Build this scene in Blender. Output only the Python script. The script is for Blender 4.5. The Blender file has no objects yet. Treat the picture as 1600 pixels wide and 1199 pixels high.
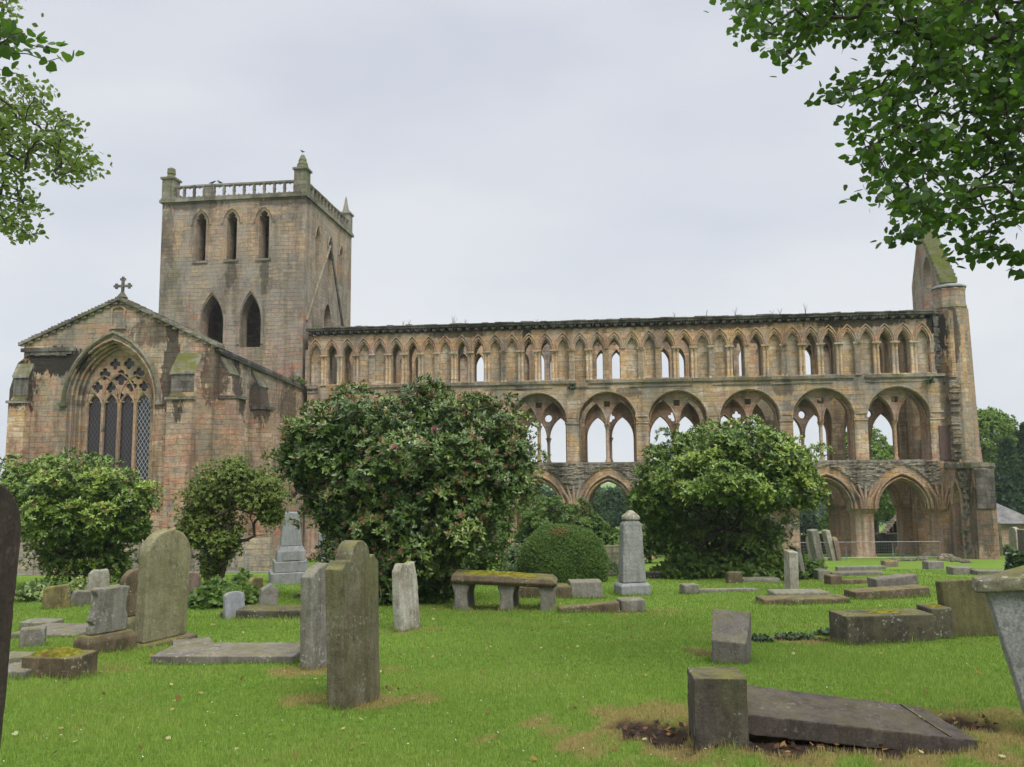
import bpy, bmesh, math, random
import numpy as np
from mathutils import Vector, Matrix, noise as mnoise
from mathutils.geometry import tessellate_polygon
R = math.radians
rng = np.random.default_rng(7)
random.seed(7)
scn = bpy.context.scene
COL = scn.collection

# ------------------------------------------------------------------ camera, sky, sun, exposure
F = 1250.0
PITCH, ROLL, TURN = R(5.797), R(-.4633), R(6.787)
EYE = np.array([0, 0, 1.6])
fw = np.array([0, math.cos(PITCH), math.sin(PITCH)]); up0 = np.array([0, -math.sin(PITCH), math.cos(PITCH)]); rt0 = np.array([1., 0, 0])
CR = math.cos(ROLL)*rt0 + math.sin(ROLL)*up0
CU = -math.sin(ROLL)*rt0 + math.cos(ROLL)*up0
CAMM = np.stack([CR, CU, fw])
cd = bpy.data.cameras.new('camera'); cam = bpy.data.objects.new('camera', cd); COL.objects.link(cam)
cam.matrix_world = Matrix(((CR[0], CU[0], -fw[0], 0), (CR[1], CU[1], -fw[1], 0), (CR[2], CU[2], -fw[2], 1.6), (0, 0, 0, 1)))
cd.sensor_width = 36; cd.lens = F/1600*36; cd.clip_start = .05; cd.clip_end = 9000
scn.camera = cam

SUN_EL, SUN_AZ = R(52), R(150)      # azimuth from +Y clockwise: high, behind the camera to the right
W = bpy.data.worlds.new('World'); scn.world = W; W.use_nodes = True
def setup_world():
    nt = W.node_tree; N = nt.nodes; L = nt.links
    bg = N['Background']
    sky = N.new('ShaderNodeTexSky'); sky.sky_type = 'NISHITA'; sky.sun_disc = False
    sky.sun_elevation = SUN_EL; sky.sun_rotation = SUN_AZ; sky.air_density = 1.0; sky.dust_density = 3
    tc = N.new('ShaderNodeTexCoord')
    mp = N.new('ShaderNodeMapping'); mp.inputs['Scale'].default_value = (1.2, 1.2, 3.2); L.new(tc.outputs['Generated'], mp.inputs['Vector'])
    nz = N.new('ShaderNodeTexNoise'); nz.inputs['Scale'].default_value = 1.5; nz.inputs['Detail'].default_value = 4; nz.inputs['Roughness'].default_value = .45
    L.new(mp.outputs[0], nz.inputs['Vector'])
    cr = N.new('ShaderNodeValToRGB')
    e = cr.color_ramp.elements; e[0].position = .36; e[0].color = (5.0, 5.25, 6.0, 1); e[1].position = .64; e[1].color = (6.2, 6.4, 6.75, 1)
    L.new(nz.outputs['Fac'], cr.inputs[0])
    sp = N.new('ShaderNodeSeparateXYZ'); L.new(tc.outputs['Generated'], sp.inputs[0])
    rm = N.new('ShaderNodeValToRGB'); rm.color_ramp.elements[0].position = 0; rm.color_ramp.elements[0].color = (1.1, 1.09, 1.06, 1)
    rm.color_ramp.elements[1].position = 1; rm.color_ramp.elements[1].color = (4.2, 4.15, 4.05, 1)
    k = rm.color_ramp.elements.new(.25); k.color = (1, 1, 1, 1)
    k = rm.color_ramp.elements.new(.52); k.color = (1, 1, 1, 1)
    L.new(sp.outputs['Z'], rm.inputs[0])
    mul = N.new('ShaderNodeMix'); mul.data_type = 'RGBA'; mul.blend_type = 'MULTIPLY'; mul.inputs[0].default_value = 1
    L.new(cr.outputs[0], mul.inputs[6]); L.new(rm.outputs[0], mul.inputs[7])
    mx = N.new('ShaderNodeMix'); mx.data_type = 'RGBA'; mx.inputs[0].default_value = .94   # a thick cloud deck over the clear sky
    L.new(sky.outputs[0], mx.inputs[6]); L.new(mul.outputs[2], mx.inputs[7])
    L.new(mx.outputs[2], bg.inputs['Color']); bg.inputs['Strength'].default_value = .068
setup_world()
sd = bpy.data.lights.new('sun', 'SUN'); sd.energy = 1.5; sd.angle = R(25); sd.color = (1, .955, .89)
sun = bpy.data.objects.new('sun', sd); COL.objects.link(sun)
sdir = Vector((math.sin(SUN_AZ)*math.cos(SUN_EL), math.cos(SUN_AZ)*math.cos(SUN_EL), math.sin(SUN_EL)))
sun.rotation_euler = sdir.to_track_quat('Z', 'Y').to_euler(); sun.location = (20, -20, 40)
vs = scn.view_settings; vs.view_transform = 'Standard'; vs.look = 'None'; vs.gamma = 1; vs.exposure = .9; vs.use_curve_mapping = False
scn.cycles.max_bounces = 8; scn.cycles.diffuse_bounces = 2; scn.cycles.transparent_max_bounces = 8
scn.cycles.use_denoising = True

# ------------------------------------------------------------------ ground height and pixel -> ground
GY = [-60, -6, 0, 62, 120, 300, 1000, 4500]; GZ = [.6, .5, 0, -5.21, -9.2, -22, -48, -105]
def gz(x, y):
    b = np.interp(y, GY, GZ)
    k = np.clip((48-y)/12, 0, 1)*np.clip((y-3)/4, 0, 1)
    return b + k*(.035*np.sin(.8*x+.4)*np.sin(.62*y+1.1) + .02*np.sin(1.9*x+y*.7))
def ray(u, v): return CAMM.T @ np.array([(u-800)/F, -(v-599.5)/F, 1.])
def at(u, v, d):
    q = ray(u, v); return Vector(EYE + q*(d/q[1]))
def gp(u, v):
    q = ray(u, v); t = 5.0
    for _ in range(60):
        P = EYE + q*t; g = gz(P[0], P[1])
        t += .6*(P[2]-g)/max(1e-4, -(q[2]+.084*q[1]))
    return Vector(EYE + q*t)

# ------------------------------------------------------------------ mesh helpers
class MB:
    def __init__(s): s.v = []; s.f = []
    def add(s, vs, fs):
        o = len(s.v); s.v += [tuple(p) for p in vs]; s.f += [tuple(i+o for i in f) for f in fs]
    def box(s, x0, x1, y0, y1, z0, z1, m=None):
        vs = [(x, y, z) for z in (z0, z1) for y in (y0, y1) for x in (x0, x1)]
        if m: vs = [m @ Vector(p) for p in vs]
        s.add(vs, [(0, 2, 3, 1), (4, 5, 7, 6), (0, 1, 5, 4), (2, 6, 7, 3), (0, 4, 6, 2), (1, 3, 7, 5)])
    def hexa(s, b, t):   # bottom 4, top 4
        s.add(list(b)+list(t), [(3, 2, 1, 0), (4, 5, 6, 7), (0, 1, 5, 4), (1, 2, 6, 5), (2, 3, 7, 6), (3, 0, 4, 7)])
    def prism(s, poly, a0, a1, holes=(), ax='y'):
        loops = [list(poly)]+[list(h) for h in holes]
        flat = [p for l in loops for p in l]; n = len(flat)
        if ax == 'y': f3 = lambda p, a: (p[0], a, p[1])
        elif ax == 'x': f3 = lambda p, a: (a, p[0], p[1])
        else: f3 = lambda p, a: (p[0], p[1], a)
        tri = tessellate_polygon([[Vector((p[0], p[1], 0)) for p in l] for l in loops])
        fs = []
        for t in tri:
            A, B, Cc = (flat[i] for i in t)
            if (B[0]-A[0])*(Cc[1]-A[1])-(B[1]-A[1])*(Cc[0]-A[0]) < 0: t = (t[0], t[2], t[1])
            fs.append(tuple(t)); fs.append((t[0]+n, t[2]+n, t[1]+n))
        o = 0
        for l in loops:
            m = len(l)
            for i in range(m):
                j = (i+1) % m; fs.append((o+i, o+j, o+j+n, o+i+n))
            o += m
        s.add([f3(p, a0) for p in flat]+[f3(p, a1) for p in flat], fs)
    def tube(s, pts, r, n=6, cap=True):
        pts = [Vector(p) for p in pts]; m = len(pts)
        rs = r if hasattr(r, '__len__') else [r]*m
        vs = []; prev = None
        for i, p in enumerate(pts):
            d = (pts[min(i+1, m-1)]-pts[max(i-1, 0)])
            d = d.normalized() if d.length > 1e-9 else Vector((0, 0, 1))
            if prev is None:
                a = d.orthogonal().normalized()
            else:
                a = prev - d*prev.dot(d); a = a.normalized() if a.length > 1e-6 else d.orthogonal().normalized()
            prev = a; b = d.cross(a)
            for k in range(n):
                t = 2*math.pi*k/n; vs.append(p+(a*math.cos(t)+b*math.sin(t))*rs[i])
        fs = [(i*n+k, i*n+(k+1) % n, (i+1)*n+(k+1) % n, (i+1)*n+k) for i in range(m-1) for k in range(n)]
        if cap: fs += [tuple(range(n-1, -1, -1)), tuple((m-1)*n+k for k in range(n))]
        s.add(vs, fs)
    def lathe(s, prof, cx, cy, n=12, lob=None):
        vs = []
        for r, z in prof:
            for k in range(n):
                t = 2*math.pi*k/n; q = r*(lob(t) if lob else 1); vs.append((cx+q*math.cos(t), cy+q*math.sin(t), z))
        m = len(prof)
        fs = [(i*n+k, i*n+(k+1) % n, (i+1)*n+(k+1) % n, (i+1)*n+k) for i in range(m-1) for k in range(n)]
        fs += [tuple(range(n-1, -1, -1)), tuple((m-1)*n+k for k in range(n))]
        s.add(vs, fs)
    def mesh(s, name):
        me = bpy.data.meshes.new(name); me.from_pydata(s.v, [], s.f); me.validate(); me.update(); return me
    def build(s, name, mat, parent=None, smooth=None, fix=False):
        me = s.mesh(name)
        if fix:
            bm = bmesh.new(); bm.from_mesh(me); bmesh.ops.recalc_face_normals(bm, faces=bm.faces); bm.to_mesh(me); bm.free()
        if smooth is not None:
            me.polygons.foreach_set('use_smooth', [True]*len(me.polygons)); me.set_sharp_from_angle(angle=R(smooth))
        return link(name, me, mat, parent)
def link(name, me, mat, parent=None):
    o = bpy.data.objects.new(name, me); COL.objects.link(o)
    if mat is not None and not me.materials: me.materials.append(mat)
    if parent: o.parent = parent
    return o
def tag(o, label=None, cat=None, group=None, kind=None):
    if label: o['label'] = label
    if cat: o['category'] = cat
    if group: o['group'] = group
    if kind or cat: o['kind'] = kind or 'thing'
    return o
def empty(name, loc, rz, label, cat, group=None):
    o = bpy.data.objects.new(name, None); COL.objects.link(o); o.location = loc; o.rotation_euler = (0, 0, rz); o.empty_display_size = .2
    return tag(o, label, cat, group)
def polymesh(name, V, k, tone=None):
    """numpy mesh: V (M,k,3) polygons of k corners each, tone per polygon"""
    M = len(V); me = bpy.data.meshes.new(name)
    me.vertices.add(M*k); me.vertices.foreach_set('co', np.ascontiguousarray(V, dtype=np.float32).ravel())
    me.loops.add(M*k); me.loops.foreach_set('vertex_index', np.arange(M*k, dtype=np.int32))
    me.polygons.add(M); me.polygons.foreach_set('loop_start', np.arange(0, M*k, k, dtype=np.int32))
    try: me.polygons.foreach_set('loop_total', np.full(M, k, dtype=np.int32))
    except Exception: pass
    if tone is not None:
        a = me.attributes.new('tone', 'FLOAT', 'FACE'); a.data.foreach_set('value', np.asarray(tone, dtype=np.float32))
    me.update(calc_edges=True); return me

# ------------------------------------------------------------------ materials
def newmat(name):
    m = bpy.data.materials.new(name); m.use_nodes = True
    return m, m.node_tree.nodes, m.node_tree.links, m.node_tree.nodes['Principled BSDF']
class G:
    """small node-graph helper"""
    def __init__(s, name, rough=.9, spec=.2):
        s.m, s.N, s.L, s.b = newmat(name); s.b.inputs['Roughness'].default_value = rough
        s.b.inputs['Specular IOR Level'].default_value = spec
        s.tc = s.N.new('ShaderNodeTexCoord')
    def set(s, inp, v):
        if hasattr(v, 'is_output') or isinstance(v, bpy.types.NodeSocket): s.L.new(v, inp)
        else: inp.default_value = v
    def map(s, scale=(1, 1, 1), loc=(0, 0, 0), src=None):
        n = s.N.new('ShaderNodeMapping'); n.inputs['Scale'].default_value = scale; n.inputs['Location'].default_value = loc
        s.L.new(src or s.tc.outputs['Object'], n.inputs[0]); return n.outputs[0]
    def noise(s, scale, detail=5, rough=.6, vec=None, dist=0):
        n = s.N.new('ShaderNodeTexNoise'); n.inputs['Scale'].default_value = scale; n.inputs['Detail'].default_value = detail
        n.inputs['Roughness'].default_value = rough; n.inputs['Distortion'].default_value = dist
        s.L.new(vec or s.tc.outputs['Object'], n.inputs['Vector']); return n.outputs['Fac']
    def ramp(s, fac, stops, interp='LINEAR'):
        n = s.N.new('ShaderNodeValToRGB'); cr = n.color_ramp; cr.interpolation = interp
        for i, (p, c) in enumerate(stops):
            if isinstance(c, (int, float)): c = (c, c, c)
            e = cr.elements[i] if i < 2 else cr.elements.new(p)
            e.position = p; e.color = (*c, 1)
        s.L.new(fac, n.inputs[0]); return n.outputs[0]
    def mix(s, fac, a, b, mode='MIX'):
        n = s.N.new('ShaderNodeMix'); n.data_type = 'RGBA'; n.blend_type = mode
        for i, v in ((0, fac), (6, a), (7, b)):
            if isinstance(v, tuple) and len(v) == 3: v = (*v, 1)
            s.set(n.inputs[i], v)
        return n.outputs[2]
    def math(s, op, a, b=0., c=None):
        n = s.N.new('ShaderNodeMath'); n.operation = op; s.set(n.inputs[0], a); s.set(n.inputs[1], b)
        if c is not None: s.set(n.inputs[2], c)
        return n.outputs[0]
    def sep(s, vec=None):
        n = s.N.new('ShaderNodeSeparateXYZ'); s.L.new(vec or s.tc.outputs['Object'], n.inputs[0]); return n.outputs
    def comb(s, x, y, z):
        n = s.N.new('ShaderNodeCombineXYZ')
        for i, v in enumerate((x, y, z)): s.set(n.inputs[i], v)
        return n.outputs[0]
    def normal(s):
        n = s.N.new('ShaderNodeNewGeometry'); return s.sep(n.outputs['Normal'])
    def attr(s, name):
        n = s.N.new('ShaderNodeAttribute'); n.attribute_name = name; return n
    def bump(s, h, strength=.5, dist=.02, nrm=None):
        n = s.N.new('ShaderNodeBump'); n.inputs['Strength'].default_value = strength; n.inputs['Distance'].default_value = dist
        s.L.new(h, n.inputs['Height'])
        if nrm: s.L.new(nrm, n.inputs['Normal'])
        return n.outputs[0]
    def out(s, col, nrm=None):
        s.set(s.b.inputs['Base Color'], (*col, 1) if isinstance(col, tuple) else col)
        if nrm: s.L.new(nrm, s.b.inputs['Normal'])
        return s.m

def masonry(name, stones, row=.30, wid=.62, grime=.45, lichen=.3, moss=.6, zones=None, rubble=False, algae=.0, mort=.012, blobs=()):
    grime = min(.92, grime*1.5); algae = min(.9, algae*1.5)
    g = G(name, .92, .15)
    x, y, z = g.sep()
    w1 = g.noise(1.6, 3, .5); w2 = g.noise(.55, 2, .5)
    u = g.math('ADD', g.math('ADD', x, y), g.math('MULTIPLY', g.math('SUBTRACT', w1, .5), .10))
    zz = g.math('ADD', z, g.math('MULTIPLY', g.math('SUBTRACT', w2, .5), .28 if not rubble else .9))
    zz = g.math('ADD', zz, g.math('MULTIPLY', g.math('SUBTRACT', g.noise(5, 2, .5), .5), .03 if not rubble else .12))
    bt = g.N.new('ShaderNodeTexBrick'); g.L.new(g.comb(u, zz, 0.), bt.inputs['Vector'])
    bt.offset = .43; bt.offset_frequency = 2; bt.squash = 1.5; bt.squash_frequency = 3
    I = bt.inputs; I['Scale'].default_value = 1; I['Brick Width'].default_value = wid; I['Row Height'].default_value = row
    I['Mortar Size'].default_value = mort; I['Mortar Smooth'].default_value = .6; I['Bias'].default_value = 0
    I['Color1'].default_value = (0, 0, 0, 1); I['Color2'].default_value = (1, 1, 1, 1); I['Mortar'].default_value = (.45, .45, .45, 1)
    big = g.noise(.22, 4, .6)
    tone = g.math('ADD', g.math('MULTIPLY', bt.outputs['Color'], .34), g.math('MULTIPLY', g.math('SUBTRACT', big, .5), 1.9))
    tone = g.math('ADD', tone, g.math('MULTIPLY', g.math('SUBTRACT', g.noise(2.3, 4, .6), .5), .5))
    tone = g.math('ADD', tone, .33)
    bed = g.noise(2.2, 6, .7, g.map((.55, .55, 5.5), (1, 2, 3)))
    n = len(stones)
    c = g.ramp(tone, [((i+.2)/n, s_) for i, s_ in enumerate(stones)])
    if zones:      # courses quarried from other beds: the stone itself changes with height
        zf = g.math('ADD', z, g.math('MULTIPLY', g.math('SUBTRACT', g.noise(.5, 3, .6), .5), 1.6))
        zn = g.math('MULTIPLY', g.math('ADD', zf, 6.), 1/32.)
        c = g.mix(.75, c, g.ramp(zn, [((h+6)/32., q) for h, q in zones]), 'MULTIPLY')
    fine = g.noise(7, 8, .75)
    c = g.mix(.8, c, g.ramp(fine, [(.28, .45), (.68, 1.3)]), 'MULTIPLY')
    c = g.mix(.75, c, g.ramp(bed, [(.30, .42), (.46, 1.), (.7, 1.15)]), 'MULTIPLY')
    c = g.mix(g.math('MULTIPLY', bt.outputs['Fac'], g.math('MULTIPLY', g.ramp(g.noise(.9, 4, .65), [(.38, .1), (.62, 1.)]), .7)), c, (.085, .075, .06))
    film = g.ramp(g.noise(.8, 7, .72, g.map((1, 1, .8), (4, 7, 1))), [(.46, 0.), (.60, 1.)])
    c = g.mix(g.math('MULTIPLY', film, .5), c, g.mix(g.noise(12, 5, .7), (.19, .18, .165), (.36, .345, .31)))
    vv = g.map((.9, .9, .13))
    st = g.ramp(g.noise(1.4, 6, .66, vv), [(.49, 0.), (.64, 1.)])
    c = g.mix(g.math('MULTIPLY', st, grime), c, (.035, .031, .027))
    st2 = g.ramp(g.noise(.6, 5, .7, g.map((1, 1, .5), (7, 3, 1))), [(.52, 0.), (.62, 1.)])
    c = g.mix(g.math('MULTIPLY', st2, grime*.8), c, (.06, .055, .05))
    if algae:
        al = g.ramp(g.noise(.5, 4, .6, g.map((1.3, 1.3, .3), (2, 9, 4))), [(.52, 0.), (.72, 1.)])
        c = g.mix(g.math('MULTIPLY', al, algae), c, (.10, .12, .045))
    for (bx, bz, rx, rz, bs) in blobs:       # weather stains with a place of their own
        q = g.math('ADD', g.math('POWER', g.math('DIVIDE', g.math('SUBTRACT', u, bx), rx), 2.), g.math('POWER', g.math('DIVIDE', g.math('SUBTRACT', z, bz), rz), 2.))
        q = g.math('ADD', g.math('SQRT', q), g.math('MULTIPLY', g.math('SUBTRACT', g.noise(2.2, 9, .78, g.map((1.2, 1.2, .5))), .5), 3.0))
        c = g.mix(g.math('MULTIPLY', g.ramp(q, [(.88, 1.), (1.06, 0.)]), min(1., bs*1.15)), c, (.03, .026, .022))
    li = g.ramp(g.noise(7, 5, .78, g.map((1, 1, 1), (3, 1, 8))), [(.61, 0.), (.66, 1.)])
    c = g.mix(g.math('MULTIPLY', g.math('MULTIPLY', li, g.ramp(big, [(.4, 0.), (.6, 1.)])), lichen), c, (.42, .42, .38))
    nz = g.normal()[2]
    mo = g.math('MULTIPLY', g.ramp(nz, [(.25, 0.), (.6, 1.)]), g.ramp(g.noise(1.5, 4, .65), [(.35, 0.), (.55, 1.)]))
    c = g.mix(g.math('MULTIPLY', mo, moss), c, g.mix(g.noise(6), (.055, .075, .015), (.16, .15, .03)))
    h = g.math('ADD', g.math('MULTIPLY', bt.outputs['Fac'], -.6), g.math('MULTIPLY', fine, .55))
    h = g.math('ADD', h, g.math('MULTIPLY', bt.outputs['Color'], .25)); h = g.math('ADD', h, g.math('MULTIPLY', bed, .8))
    return g.out(c, g.bump(h, .9, .035 if not rubble else .09))

GREY, BUFF, OCHRE, PINK, BROWN, PALE = (.29, .255, .22), (.42, .325, .225), (.47, .315, .16), (.43, .25, .175), (.145, .105, .075), (.58, .48, .37)
M = {}
M['nave'] = masonry('nave_sandstone', [BROWN, GREY, BUFF, OCHRE, PALE, PINK], zones=[(-4.5, (1.0, .78, .64)), (-1, (1.0, .80, .66)), (1.2, (.85, .75, .65)), (2.2, (1, .95, .9)), (5, (.86, .84, .82)), (6.6, (.84, .84, .80)), (7.2, (1.2, 1.05, .84)), (9.6, (1.15, .98, .78)), (10.3, (.72, .66, .62)), (11, (.6, .58, .55))], grime=.3, lichen=.35, algae=.14, blobs=[(-9.4, 10.0, .3, 1.0, .8), (15.6, 9.5, .7, 1.6, .85), (15.7, 7.2, .5, 1.0, .6), (9.6, 10.0, .5, .6, .7), (-14, 10.1, 2, .3, .6), (2, 10.15, 4, .25, .6), (11, 10.1, 3, .3, .7), (-24, 8.5, .6, 2, .5), (-3, 6.1, .8, .4, .5), (6.5, 6.2, .8, .5, .5)])
M['blind'] = masonry('ochre_panel_stone', [GREY, BUFF, OCHRE, PALE, BUFF], grime=.25, lichen=.2, row=.34, wid=.8)
M['tower_inside'] = masonry('tower_inner_stone', [(.42, .27, .2), PALE, (.45, .3, .23), BUFF], grime=.1, lichen=.05)
M['inner'] = masonry('sheltered_sandstone', [PINK, BUFF, (.34, .2, .13), PINK, (.36, .25, .16)], grime=.35, lichen=.1, algae=.1)
M['arch'] = masonry('arch_sandstone', [BROWN, BUFF, PINK, OCHRE, BUFF], row=.5, wid=.33, grime=.28, lichen=.2, algae=.1)
M['pier'] = masonry('pier_sandstone', [(.33, .19, .13), BUFF, PINK, (.42, .30, .19), PINK], row=.4, wid=.9, grime=.25, lichen=.15, algae=.1)
M['tower'] = masonry('tower_sandstone', [BROWN, GREY, (.30, .25, .20), BUFF, GREY, PINK], row=.27, wid=.55, zones=[(-5, (1, .85, .75)), (8, (.95, .9, .82)), (11.5, (.80, .80, .76)), (14, (.80, .80, .76)), (15.7, (.84, .82, .76)), (16.4, (1.08, .95, .80)), (19, (1.06, .97, .86)), (20, (.85, .85, .78))], grime=.3, lichen=.35, algae=.24, blobs=[(-34.2, 17.5, .5, 2.2, .4), (-29.6, 14.6, .4, .9, .5), (-27.2, 14.4, .35, 1.2, .5), (-32.5, 19.6, 2.4, .35, .5), (-26, 19.6, 2, .35, .5), (16.6, 9.3, .35, 1.6, .6)])
M['transept'] = masonry('transept_sandstone', [BROWN, GREY, BUFF, PINK, PALE, OCHRE], row=.27, wid=.62, zones=[(-5, (.95, .82, .72)), (1, (1.0, .86, .76)), (5, (1, .95, .88)), (7, (.95, .92, .86)), (11, (.85, .83, .76))], grime=.33, lichen=.5, algae=.2, blobs=[(-45.3, 7.2, 2.2, .8, .85), (-47.2, 6.2, 1.2, 1.6, .75), (-38.7, 6.6, .55, 2.6, .7), (-39.6, 8.6, 1.5, .7, .5), (-36.2, 6.5, 1.0, 1.6, .6), (-34.0, 5.8, 1.0, 1.6, .75), (-31.2, 5.4, 1.0, 1.4, .7), (-26.5, 5.5, 1.6, 1.4, .6), (13.4, .3, 1.2, 1.4, .7), (12.3, -1.5, .8, 2, .5)])
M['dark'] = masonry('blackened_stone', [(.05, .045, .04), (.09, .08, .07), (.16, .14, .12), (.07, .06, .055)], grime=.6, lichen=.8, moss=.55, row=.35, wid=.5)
M['mossy'] = masonry('mossy_stone', [(.12, .11, .08), (.2, .18, .12), GREY], grime=.4, lichen=.5, moss=.95, algae=.75)
M['rubble'] = masonry('rubble_stone', [BROWN, (.17, .145, .12), GREY, BUFF, (.26, .17, .12)], row=.11, wid=.33, grime=.5, lichen=.35, rubble=True, algae=.25, mort=.018)
M['lowwall'] = masonry('low_wall_stone', [PINK, GREY, BUFF, PALE], row=.25, wid=.5, grime=.4, lichen=.3)

def gravestone(name, base, dark, green=.35, lichen=.3, moss=.7, stain=.4, yellow=0., text=False):
    g = G(name, .85, .25)
    oi = g.N.new('ShaderNodeObjectInfo')
    vec = g.N.new('ShaderNodeVectorMath'); vec.operation = 'ADD'
    g.L.new(g.tc.outputs['Object'], vec.inputs[0])
    sc = g.N.new('ShaderNodeVectorMath'); sc.operation = 'SCALE'; sc.inputs[0].default_value = (37, 11, 53); g.L.new(oi.outputs['Random'], sc.inputs['Scale'])
    g.L.new(sc.outputs[0], vec.inputs[1]); V = vec.outputs[0]
    c = g.mix(g.ramp(g.noise(3.2, 8, .72, V), [(.36, 0.), (.62, 1.)]), dark, base)
    st = g.ramp(g.noise(3.5, 6, .7, g.map((2.2, 2.2, .22), src=V)), [(.47, 0.), (.62, 1.)])
    c = g.mix(g.math('MULTIPLY', st, stain), c, tuple(q*.4 for q in dark))
    gr = g.ramp(g.noise(1.6, 5, .6, g.map((1.2, 1.2, .5), (4, 4, 4), V)), [(.42, 0.), (.66, 1.)])
    c = g.mix(g.math('MULTIPLY', gr, green), c, (.13, .135, .045))
    if yellow:
        ye = g.ramp(g.noise(5, 6, .7, g.map((1, 1, .6), (8, 2, 1), V)), [(.48, 0.), (.6, 1.)])
        c = g.mix(g.math('MULTIPLY', ye, yellow), c, (.28, .22, .05))
    li = g.ramp(g.noise(16, 5, .75, V), [(.61, 0.), (.67, 1.)])
    li = g.math('MULTIPLY', li, g.ramp(g.noise(2.1, 2, .5, V), [(.42, 0.), (.58, 1.)]))
    c = g.mix(g.math('MULTIPLY', li, lichen), c, (.48, .48, .43))
    vo = g.N.new('ShaderNodeTexVoronoi'); vo.inputs['Scale'].default_value = 17; vo.inputs['Randomness'].default_value = 1
    vw = g.N.new('ShaderNodeVectorMath'); vw.operation = 'ADD'; g.L.new(V, vw.inputs[0]); nc = g.N.new('ShaderNodeTexNoise'); nc.inputs['Scale'].default_value = 25; g.L.new(V, nc.inputs['Vector'])
    vs_ = g.N.new('ShaderNodeVectorMath'); vs_.operation = 'SCALE'; vs_.inputs['Scale'].default_value = .06; g.L.new(nc.outputs['Color'], vs_.inputs[0]); g.L.new(vs_.outputs[0], vw.inputs[1]); g.L.new(vw.outputs[0], vo.inputs['Vector'])
    spot = g.math('MULTIPLY', g.math('LESS_THAN', vo.outputs['Distance'], .30), g.ramp(g.noise(2.6, 3, .6, g.map((1, 1, 1), (5, 9, 2), V)), [(.52, 0.), (.60, 1.)]))
    c = g.mix(g.math('MULTIPLY', spot, min(1., lichen*1.5)), c, (.40, .40, .35))
    dk = g.ramp(g.noise(9, 7, .75, g.map((1, 1, .7), (2, 6, 6), V)), [(.56, 0.), (.64, 1.)])
    c = g.mix(g.math('MULTIPLY', dk, .55), c, tuple(q*.55 for q in dark))
    sp = g.noise(60, 4, .8, V)
    c = g.mix(.8, c, g.ramp(sp, [(.3, .45), (.7, 1.35)]), 'MULTIPLY')
    if text:     # worn inscription, only row-like pitting survives
        x, y, z = g.sep()
        rows = g.math('GREATER_THAN', g.math('SINE', g.math('MULTIPLY', z, 62.)), .35)
        let = g.ramp(g.noise(55, 3, .6, g.map((1, .1, .35))), [(.5, 0.), (.56, 1.)])
        zone = g.math('MULTIPLY', g.math('MULTIPLY', rows, let), g.ramp(g.noise(3, 2), [(.4, .1), (.6, 1.)]))
        c = g.mix(g.math('MULTIPLY', zone, .5), c, tuple(q*.45 for q in dark))
    nz = g.normal()[2]
    mo = g.math('MULTIPLY', g.ramp(nz, [(.55, 0.), (.85, 1.)]), g.ramp(g.noise(4, 5, .65, V), [(.42, 0.), (.56, 1.)]))
    c = g.mix(g.math('MULTIPLY', mo, moss), c, g.mix(g.noise(14, 3, .6, V), (.07, .085, .015), (.22, .19, .03)))
    h = g.math('ADD', g.noise(22, 6, .7, V), g.math('MULTIPLY', sp, .35))
    return g.out(c, g.bump(h, .7, .010))
M['gs_green'] = gravestone('green_grey_gravestone', (0.160, 0.146, 0.095), (0.082, 0.071, 0.041), .5, .15, .5, .5)
M['gs_pale'] = gravestone('pale_green_gravestone', (0.271, 0.254, 0.156), (0.164, 0.148, 0.082), .45, .15, .4, .35)
M['gs_grey'] = gravestone('grey_gravestone', (0.240, 0.228, 0.200), (0.136, 0.124, 0.104), .22, .35, .5, .45)
M['gs_white'] = gravestone('lichen_white_gravestone', (0.423, 0.405, 0.350), (0.230, 0.202, 0.156), .12, .8, .8, .35)
M['gs_blue'] = gravestone('blue_grey_gravestone', (.30, .31, .33), (.20, .21, .22), .1, .2, .3, .3)
M['gs_text'] = gravestone('worn_inscribed_gravestone', (0.285, 0.294, 0.285), (0.184, 0.189, 0.175), .15, .35, .4, .3, text=True)
M['gs_dark'] = gravestone('dark_gravestone', (.10, .085, .068), (.04, .033, .028), .3, .35, .55, .4)
M['gs_fallen'] = gravestone('dark_fallen_gravestone', (.085, .069, .058), (.045, .036, .03), .10, .1, .12, .4)
M['gs_olive'] = gravestone('dark_olive_gravestone', (.115, .10, .045), (.055, .048, .022), .3, .1, .6, .5)
M['gs_umber'] = gravestone('dark_umber_gravestone', (.07, .05, .04), (.035, .026, .022), .1, .06, .2, .4)
M['gs_mosscap'] = gravestone('mossy_cornice_stone', (.24, .22, .17), (.08, .07, .045), .5, .5, .6, .5)
M['gs_brown'] = gravestone('brown_gravestone', (0.152, 0.108, 0.072), (0.068, 0.048, 0.032), .25, .3, .6, .5)
M['gs_slate'] = gravestone('slate_gravestone', (0.193, 0.172, 0.152), (0.111, 0.098, 0.086), .1, .3, .35, .35)
M['gs_pink'] = gravestone('pink_gravestone', (0.272, 0.200, 0.162), (0.170, 0.119, 0.085), .25, .25, .5, .4)
M['gs_yellow'] = gravestone('yellow_lichen_gravestone', (.22, .19, .09), (.11, .085, .04), .4, .3, .9, .4, .9)
M['granite'] = gravestone('grey_granite', (.27, .28, .28), (.20, .205, .205), .05, .1, .2, .25)

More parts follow.
